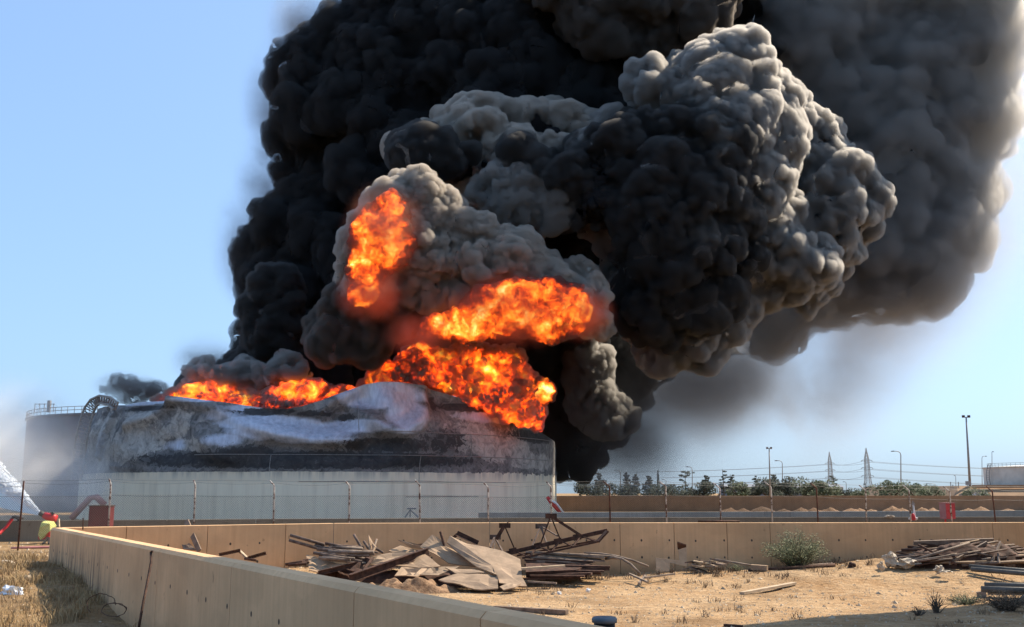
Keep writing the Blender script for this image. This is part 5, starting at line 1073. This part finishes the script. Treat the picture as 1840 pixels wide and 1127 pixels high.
puff([(900, 262), (1000, 272), (1100, 255), (1160, 300), (1120, 430), (1010, 430), (985, 340), (910, 295)], 115, 90, 10, 40, 110, SM_CORE, seed=19, voxel=.2)  # dark puff over the tan lobe's lower half, shade put in as colour
puff([(705, 262), (780, 238), (850, 262), (850, 300), (820, 335), (760, 310), (700, 305)], 117, 60, 9, 34, 70, SM_CORE, seed=20, voxel=.2)  # second dark puff, painting shade under the left of the tan lobe
puff([(1125, 200), (1118, 135), (1180, 112), (1240, 88), (1300, 52), (1360, 78), (1400, 130), (1440, 185), (1455, 240), (1440, 300), (1430, 420), (1495, 440), (1505, 480), (1470, 540), (1380, 560), (1290, 620), (1298, 658), (1230, 668), (1170, 660), (1110, 600), (1040, 430), (950, 330), (1000, 240)], 122, 320, 14, 60, 420, SM_MID, seed=3, squash=.6, voxel=.2)
puff([(960, 330), (1020, 250), (1120, 190), (1200, 170), (1300, 190), (1370, 260), (1350, 350), (1380, 430), (1400, 500), (1330, 560), (1240, 600), (1190, 630), (1120, 580), (1060, 440)], 116, 200, 14, 60, 200, SM_CORE, seed=13, squash=.6, voxel=.22)  # darker smoke set in to paint the arm's unlit front
puff([(1440, 195), (1495, 190), (1530, 250), (1575, 275), (1575, 350), (1545, 430), (1520, 450), (1500, 530), (1450, 572), (1410, 540), (1420, 450), (1400, 350)], 127, 90, 12, 50, 120, SM_MID, seed=4, voxel=.22)
puff([(715, 265), (760, 218), (830, 184), (880, 172), (930, 188), (960, 194), (1040, 198), (1060, 228), (1100, 238), (1150, 300), (1100, 400), (1000, 420), (900, 400), (830, 360), (790, 320), (700, 310)], 126, 160, 11, 45, 200, SM_TAN, seed=5, voxel=.2)
puff([(825, 340), (860, 303), (900, 283), (960, 303), (1000, 322), (1060, 360), (1000, 430), (900, 420)], 115, 70, 10, 36, 80, SM_MID, MED, 1.2, .18, seed=6)
puff([(600, 480), (610, 410), (650, 345), (690, 314), (760, 308), (808, 332), (830, 380), (870, 388), (900, 412), (958, 405), (972, 442), (1010, 460), (1060, 470), (1088, 505), (1108, 545), (1118, 580), (1100, 630), (1060, 600), (1000, 560), (930, 560), (800, 560), (700, 560), (620, 550)], 110, 110, 9, 40, 330, SM_TAN, MED, 1.2, .17, seed=7, squash=.85)
puff([(520, 545), (600, 510), (800, 530), (1000, 560), (1085, 590), (1110, 660), (1095, 700), (1140, 718), (1143, 755), (1118, 790), (1080, 850), (1010, 858), (960, 770), (900, 690), (700, 680), (560, 650)], 146, 110, 12, 45, 260, m_smoke('brown_black_smoke', 2.6, .3, .5, (1, .95, .88)), MED, 1.3, .2, seed=8)
puff([(545, 580), (590, 510), (640, 520), (700, 495), (770, 515), (790, 545), (750, 590), (700, 640), (620, 655), (560, 640)], 111, 70, 9, 36, 130, SM_BRN, MED, 1.2, .18, seed=17)
puff([(1000, 600), (1040, 590), (1085, 610), (1110, 650), (1105, 690), (1140, 718), (1145, 752), (1118, 790), (1075, 800), (1020, 740), (1010, 680)], 140, 60, 9, 36, 110, SM_MID, MED, 1.2, .2, seed=18)
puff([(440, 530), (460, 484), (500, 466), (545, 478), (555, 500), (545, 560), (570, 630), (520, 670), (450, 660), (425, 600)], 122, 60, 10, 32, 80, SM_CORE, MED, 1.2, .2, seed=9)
# thinner, wind-blown back part and the veil of smoke under it
puff([(1310, -90), (1860, -90), (1835, 100), (1835, 200), (1810, 330), (1755, 470), (1690, 550), (1600, 590), (1480, 610), (1350, 640), (1270, 620), (1390, 400), (1400, 200)], 148, 95, 25, 90, 420, m_smoke('soft_grey_smoke', .42, .66, .5), seed=10, core=4.6, voxel=.45, steps=SOFT)
soft_cloud('smoke_veil', 'dark_smoke_veil', [(1190, 745, 150, 230, 190, 24), (1360, 660, 155, 360, 160, 24), (1090, 810, 146, 150, 110, 20)], .17, (.3, .31, .33), .2, .05, plume)
soft_cloud('smoke_veil', 'pale_smoke_veil', [(1480, 620, 165, 330, 190, 30), (1640, 480, 160, 260, 240, 26), (1800, 250, 158, 150, 420, 24), (1350, 760, 168, 330, 140, 30), (1700, 400, 146, 190, 240, 14), (1560, 560, 146, 190, 120, 14)], .06, (.55, .55, .56), .4, .045, plume)
soft_cloud('smoke_veil', 'left_smoke_wisp', [(492, 210, 147, 62, 150, 12), (550, 60, 147, 90, 120, 12), (440, 450, 147, 60, 130, 12), (385, 650, 140, 90, 60, 10), (480, 330, 147, 60, 90, 12)], .5, (.3, .31, .33), .2, .12, plume, .15, (.46, .66))
# rim: boiling mix of flame and grey curls
def m_fire(name, bias, gain=1.0, sc1=.5, use=True):
    m, nt, b = new_mat(name); v = coords(nt)
    b.inputs['Roughness'].default_value = 1; b.inputs['Specular IOR Level'].default_value = 0
    w_ = nt.nodes.new('ShaderNodeTexNoise'); w_.inputs['Scale'].default_value = sc1 * 1.5; w_.inputs['Detail'].default_value = 3; nt.links.new(v, w_.inputs['Vector'])
    va = nt.nodes.new('ShaderNodeVectorMath'); va.operation = 'MULTIPLY_ADD'; nt.links.new(w_.outputs['Color'], va.inputs[0]); va.inputs[1].default_value = (1.6, 1.6, 1.6); nt.links.new(v, va.inputs[2])
    n1 = tnoise(nt, va.outputs[0], sc1, 3, .6); n2 = tnoise(nt, va.outputs[0], sc1 * 8, 6, .78)
    f = math_n(nt, 'ADD', math_n(nt, 'MULTIPLY', n1, 2.2), math_n(nt, 'MULTIPLY', n2, 1.4))
    if use: f = math_n(nt, 'ADD', f, math_n(nt, 'MULTIPLY', attr(nt, 'crev'), .7))
    f = math_n(nt, 'ADD', f, bias)
    col = ramp(nt, f, [(.0, (0, 0, 0)), (.1, (.25, .008, 0)), (.3, (.95, .06, .002)), (.55, (1, .2, .008)), (.8, (1, .48, .05)), (1.0, (1, .8, .25))])
    sm = ramp(nt, n2, [(.3, (.18, .16, .14)), (.7, (.36, .32, .28))]); nt.links.new(sm, b.inputs['Base Color'])
    em = nt.nodes.new('ShaderNodeEmission'); nt.links.new(col, em.inputs[0]); em.inputs[1].default_value = gain
    mx = nt.nodes.new('ShaderNodeMixShader'); nt.links.new(ramp(nt, f, [(-.0, (0, 0, 0)), (.3, (1, 1, 1))]), mx.inputs[0]); nt.links.new(b.outputs[0], mx.inputs[1]); nt.links.new(em.outputs[0], mx.inputs[2])
    nt.links.new(mx.outputs[0], nt.nodes['Material Output'].inputs['Surface']); return m
FINE = [('smooth', 3, 0), ('noise', .2, .6), ('voro', .5, .7), ('voro', 1.1, .38, 'crev'), ('voro', 2.3, .2), ('voro', 4.6, .1), ('voro', 9, .04)]
FM = m_fire('rim_fire', -1.93, 1.25, .3)
rim = empty('rim_fire', (TC.x, 106, 12), label='boiling orange flames and grey smoke curls along the torn rim of the tank', cat='fire')
def fire(poly, Y, thick, rmin, rmax, n, mat, steps=FINE, voxel=.14, parent=None, name='flame', seed=1, squash=1.0):
    return billow(name, inflate(poly, Y, thick, rmin, rmax, n, random.Random(seed), squash), mat, voxel, steps, parent)
R1 = [(235, 724), (300, 706), (330, 690), (370, 684), (400, 700), (470, 702), (530, 684), (570, 676), (600, 694), (640, 694), (650, 710), (600, 730), (540, 745), (480, 748), (420, 745), (300, 740)]
R2 = [(635, 700), (660, 662), (720, 642), (740, 618), (830, 607), (900, 618), (940, 640), (968, 690), (982, 735), (972, 780), (920, 760), (860, 735), (800, 710), (750, 700), (680, 705)]
def rimpart(poly, Y, thick, n, seed, vol, squash=1.0):
    b = inflate(poly, Y, thick, 5, 22, n, random.Random(seed), squash)
    billow('flame', b, vol, .15, FINE, rim); b2 = [(p, r - .45) for p, r in b if r > .75]; billow('flame_core', b2, FM, .2, FINE[:-1], rim)
W = 60
puff([(325, 692), (345, 655), (372, 640), (398, 655), (438, 634), (478, 652), (512, 630), (545, 650), (572, 682), (530, 692), (470, 704), (400, 698)], 116, 46, 4, 17, 220, SM_MID, [('smooth', 2, 0), ('noise', .25, .9), ('voro', .45, 1.1), ('voro', 1.0, .62), ('voro', 2.1, .32), ('voro', 4.5, .14), ('smooth', 1, 0)], .7, .15, rim, 23)
def m_firevol(name, ells, bias, dens=2.6, alb=(.15, .13, .11), gain=1.0, sc1=.9, step=.03, cap=.4, lowf=.45):
    """smoke that burns: hot where fractal noise and the body of the flame agree, sooty elsewhere"""
    m = bpy.data.materials.new(name); m.use_nodes = True; nt = m.node_tree; nt.nodes.remove(nt.nodes['Principled BSDF']); v = coords(nt)
    w_ = nt.nodes.new('ShaderNodeTexNoise'); w_.inputs['Scale'].default_value = sc1; w_.inputs['Detail'].default_value = 2; nt.links.new(v, w_.inputs['Vector'])
    va = nt.nodes.new('ShaderNodeVectorMath'); va.operation = 'MULTIPLY_ADD'; nt.links.new(w_.outputs['Color'], va.inputs[0]); va.inputs[1].default_value = (2.2, 2.2, 2.2); nt.links.new(v, va.inputs[2])
    n = tnoise(nt, va.outputs[0], sc1 * 1.5, 7, .72); cur = None
    for (x, y, Y, rx, ry, rz) in ells:
        c = P(x, y, Y); k = Y / F; a_ = nt.nodes.new('ShaderNodeVectorMath'); a_.operation = 'SUBTRACT'; nt.links.new(va.outputs[0], a_.inputs[0]); a_.inputs[1].default_value = c + Vector((1.1, 1.1, 1.1))
        b_ = nt.nodes.new('ShaderNodeVectorMath'); b_.operation = 'MULTIPLY'; nt.links.new(a_.outputs[0], b_.inputs[0]); b_.inputs[1].default_value = (1 / (rx * k), 1 / rz, 1 / (ry * k))
        l = nt.nodes.new('ShaderNodeVectorMath'); l.operation = 'LENGTH'; nt.links.new(b_.outputs[0], l.inputs[0]); e = math_n(nt, 'SUBTRACT', 1, l.outputs['Value'])
        cur = e if cur is None else math_n(nt, 'MAXIMUM', cur, e)
    nl = tnoise(nt, v, sc1 * .55, 2, .5); n = math_n(nt, 'ADD', n, math_n(nt, 'MULTIPLY', math_n(nt, 'SUBTRACT', nl, .5), lowf))
    f = math_n(nt, 'ADD', math_n(nt, 'ADD', math_n(nt, 'MULTIPLY', math_n(nt, 'SUBTRACT', n, .5), 4.2), math_n(nt, 'MAXIMUM', math_n(nt, 'MINIMUM', math_n(nt, 'MULTIPLY', cur, 1.8), cap), -1)), bias)
    f = math_n(nt, 'MULTIPLY', f, .8); col = ramp(nt, f, [(0, (.006, .0002, 0)), (.1, (.09, .002, 0)), (.24, (.5, .025, .001)), (.42, (1, .12, .004)), (.62, (1, .28, .015)), (.82, (1, .6, .08)), (1, (1.0, .92, .4))])
    out = nt.nodes['Material Output']; pv = nt.nodes.new('ShaderNodeVolumePrincipled'); pv.inputs['Density'].default_value = dens; pv.inputs['Color'].default_value = (*alb, 1); nt.links.new(col, pv.inputs['Emission Color']); pv.inputs['Emission Strength'].default_value = gain * dens
    nt.links.new(pv.outputs[0], out.inputs['Volume']); m.cycles.volume_step_rate = step; return m
FLM = [('smooth', 4, 0), ('noise', .2, .7), ('voro', .5, .6), ('voro', 1.1, .35), ('voro', 2.4, .16), ('smooth', 1, 0)]
fb = empty('fireball', P(900, 560, 104), label='largest fireball, yellow orange, above the right half of the tank rim', cat='fire', group='fireballs in the smoke')
V1 = m_firevol('fireball_burning', [(940, 545, 104, 75, 42, 7), (840, 580, 104, 75, 30, 7), (980, 590, 104, 30, 24, 6), (1030, 555, 104, 42, 34, 6)], .12)
fire([(735, 605), (765, 570), (830, 545), (860, 515), (930, 498), (1000, 500), (1050, 515), (1072, 555), (1050, 600), (1000, 620), (940, 605), (850, 615), (790, 622)], 105.2, 45, 6, 26, 200, V1, FLM, .2, parent=fb, seed=31)
fb2 = empty('fireball', P(685, 440, 104), label='tall tongue of orange flame in the smoke, upper left', cat='fire', group='fireballs in the smoke')
V2 = m_firevol('flame_tongue_burning', [(685, 425, 104, 50, 62, 6), (655, 475, 104, 26, 45, 6), (700, 380, 104, 26, 42, 6), (655, 530, 104, 26, 22, 5)], .1)
fire([(700, 335), (735, 360), (748, 430), (745, 468), (705, 485), (680, 520), (670, 556), (632, 550), (618, 480), (624, 425), (650, 375)], 105.2, 40, 6, 22, 170, V2, FLM, .2, parent=fb2, seed=33)
fb3 = empty('fireball', P(976, 700, 106), label='small yellow flame at the right shoulder of the burning mound', cat='fire', group='fireballs in the smoke')
fire([(962, 680), (978, 676), (994, 695), (996, 722), (978, 738), (966, 720)], 112, 14, 4, 9, 40, m_firevol('small_flame_burning', [(979, 704, 112, 14, 24, 3)], .35), FLM, .16, parent=fb3, seed=35)
RV1 = m_firevol('rim_flames_left', [(375, 705, 113, 50, 22, 8), (440, 715, 113, 60, 16, 8), (545, 700, 113, 60, 26, 8), (620, 700, 113, 60, 14, 8)], -.04, 3.2, (.42, .37, .32), 1.2, .5, .02, .26, .75)
RV2 = m_firevol('rim_flames_right', [(760, 660, 115, 90, 50, 9), (870, 690, 115, 90, 60, 9), (950, 730, 115, 50, 60, 9), (700, 690, 115, 70, 26, 9)], -.42, 3.2, (.42, .37, .32), 1.2, .5, .02, .26, .75)
rimpart(R1, 115, 40, 260, 21, RV1); rimpart(R2, 117, 60, 340, 22, RV2, 1.2)
soft_cloud('glow', 'self_glowing_smoke', [(1045, 565, 103, 70, 60, 5), (665, 530, 103, 75, 60, 5), (755, 600, 103, 80, 50, 5), (690, 420, 103, 90, 110, 4), (920, 560, 102, 150, 80, 4)], 1.4, (.3, .2, .15), .2, .35, fb, .1, (.42, .62), .14)  # smoke given its own red emission as firelight around the flames
pf = empty('smoke_puff', P(235, 700, 118), label='small separate grey puff of smoke above the torn stair at left', cat='smoke')
puff([(180, 700), (188, 684), (206, 672), (222, 678), (240, 674), (262, 688), (290, 690), (304, 706), (260, 724), (200, 722)], 120, 25, 4, 11, 90, SM_SOFT, [('smooth', 2, 0), ('noise', .25, .9), ('voro', .55, .9), ('voro', 1.2, .5), ('voro', 2.5, .22), ('smooth', 1, 0)], 0, .16, pf, 41)
soft_cloud('smoke_wisp', 'thin_dark_smoke', [(225, 694, 119, 66, 34, 5), (270, 700, 119, 60, 24, 5)], .7, (.34, .33, .32), .2, .5, pf, .12, (.4, .6))
# drifting mist of the spray, left
tag(soft_cloud('mist', 'water_mist', [(-60, 840, 95, 260, 190, 16), (60, 860, 96, 170, 120, 12), (140, 870, 97, 90, 70, 8), (30, 760, 100, 110, 110, 12)], .16, (.96, .94, .91), .3, .1, None, .4), kind='stuff')
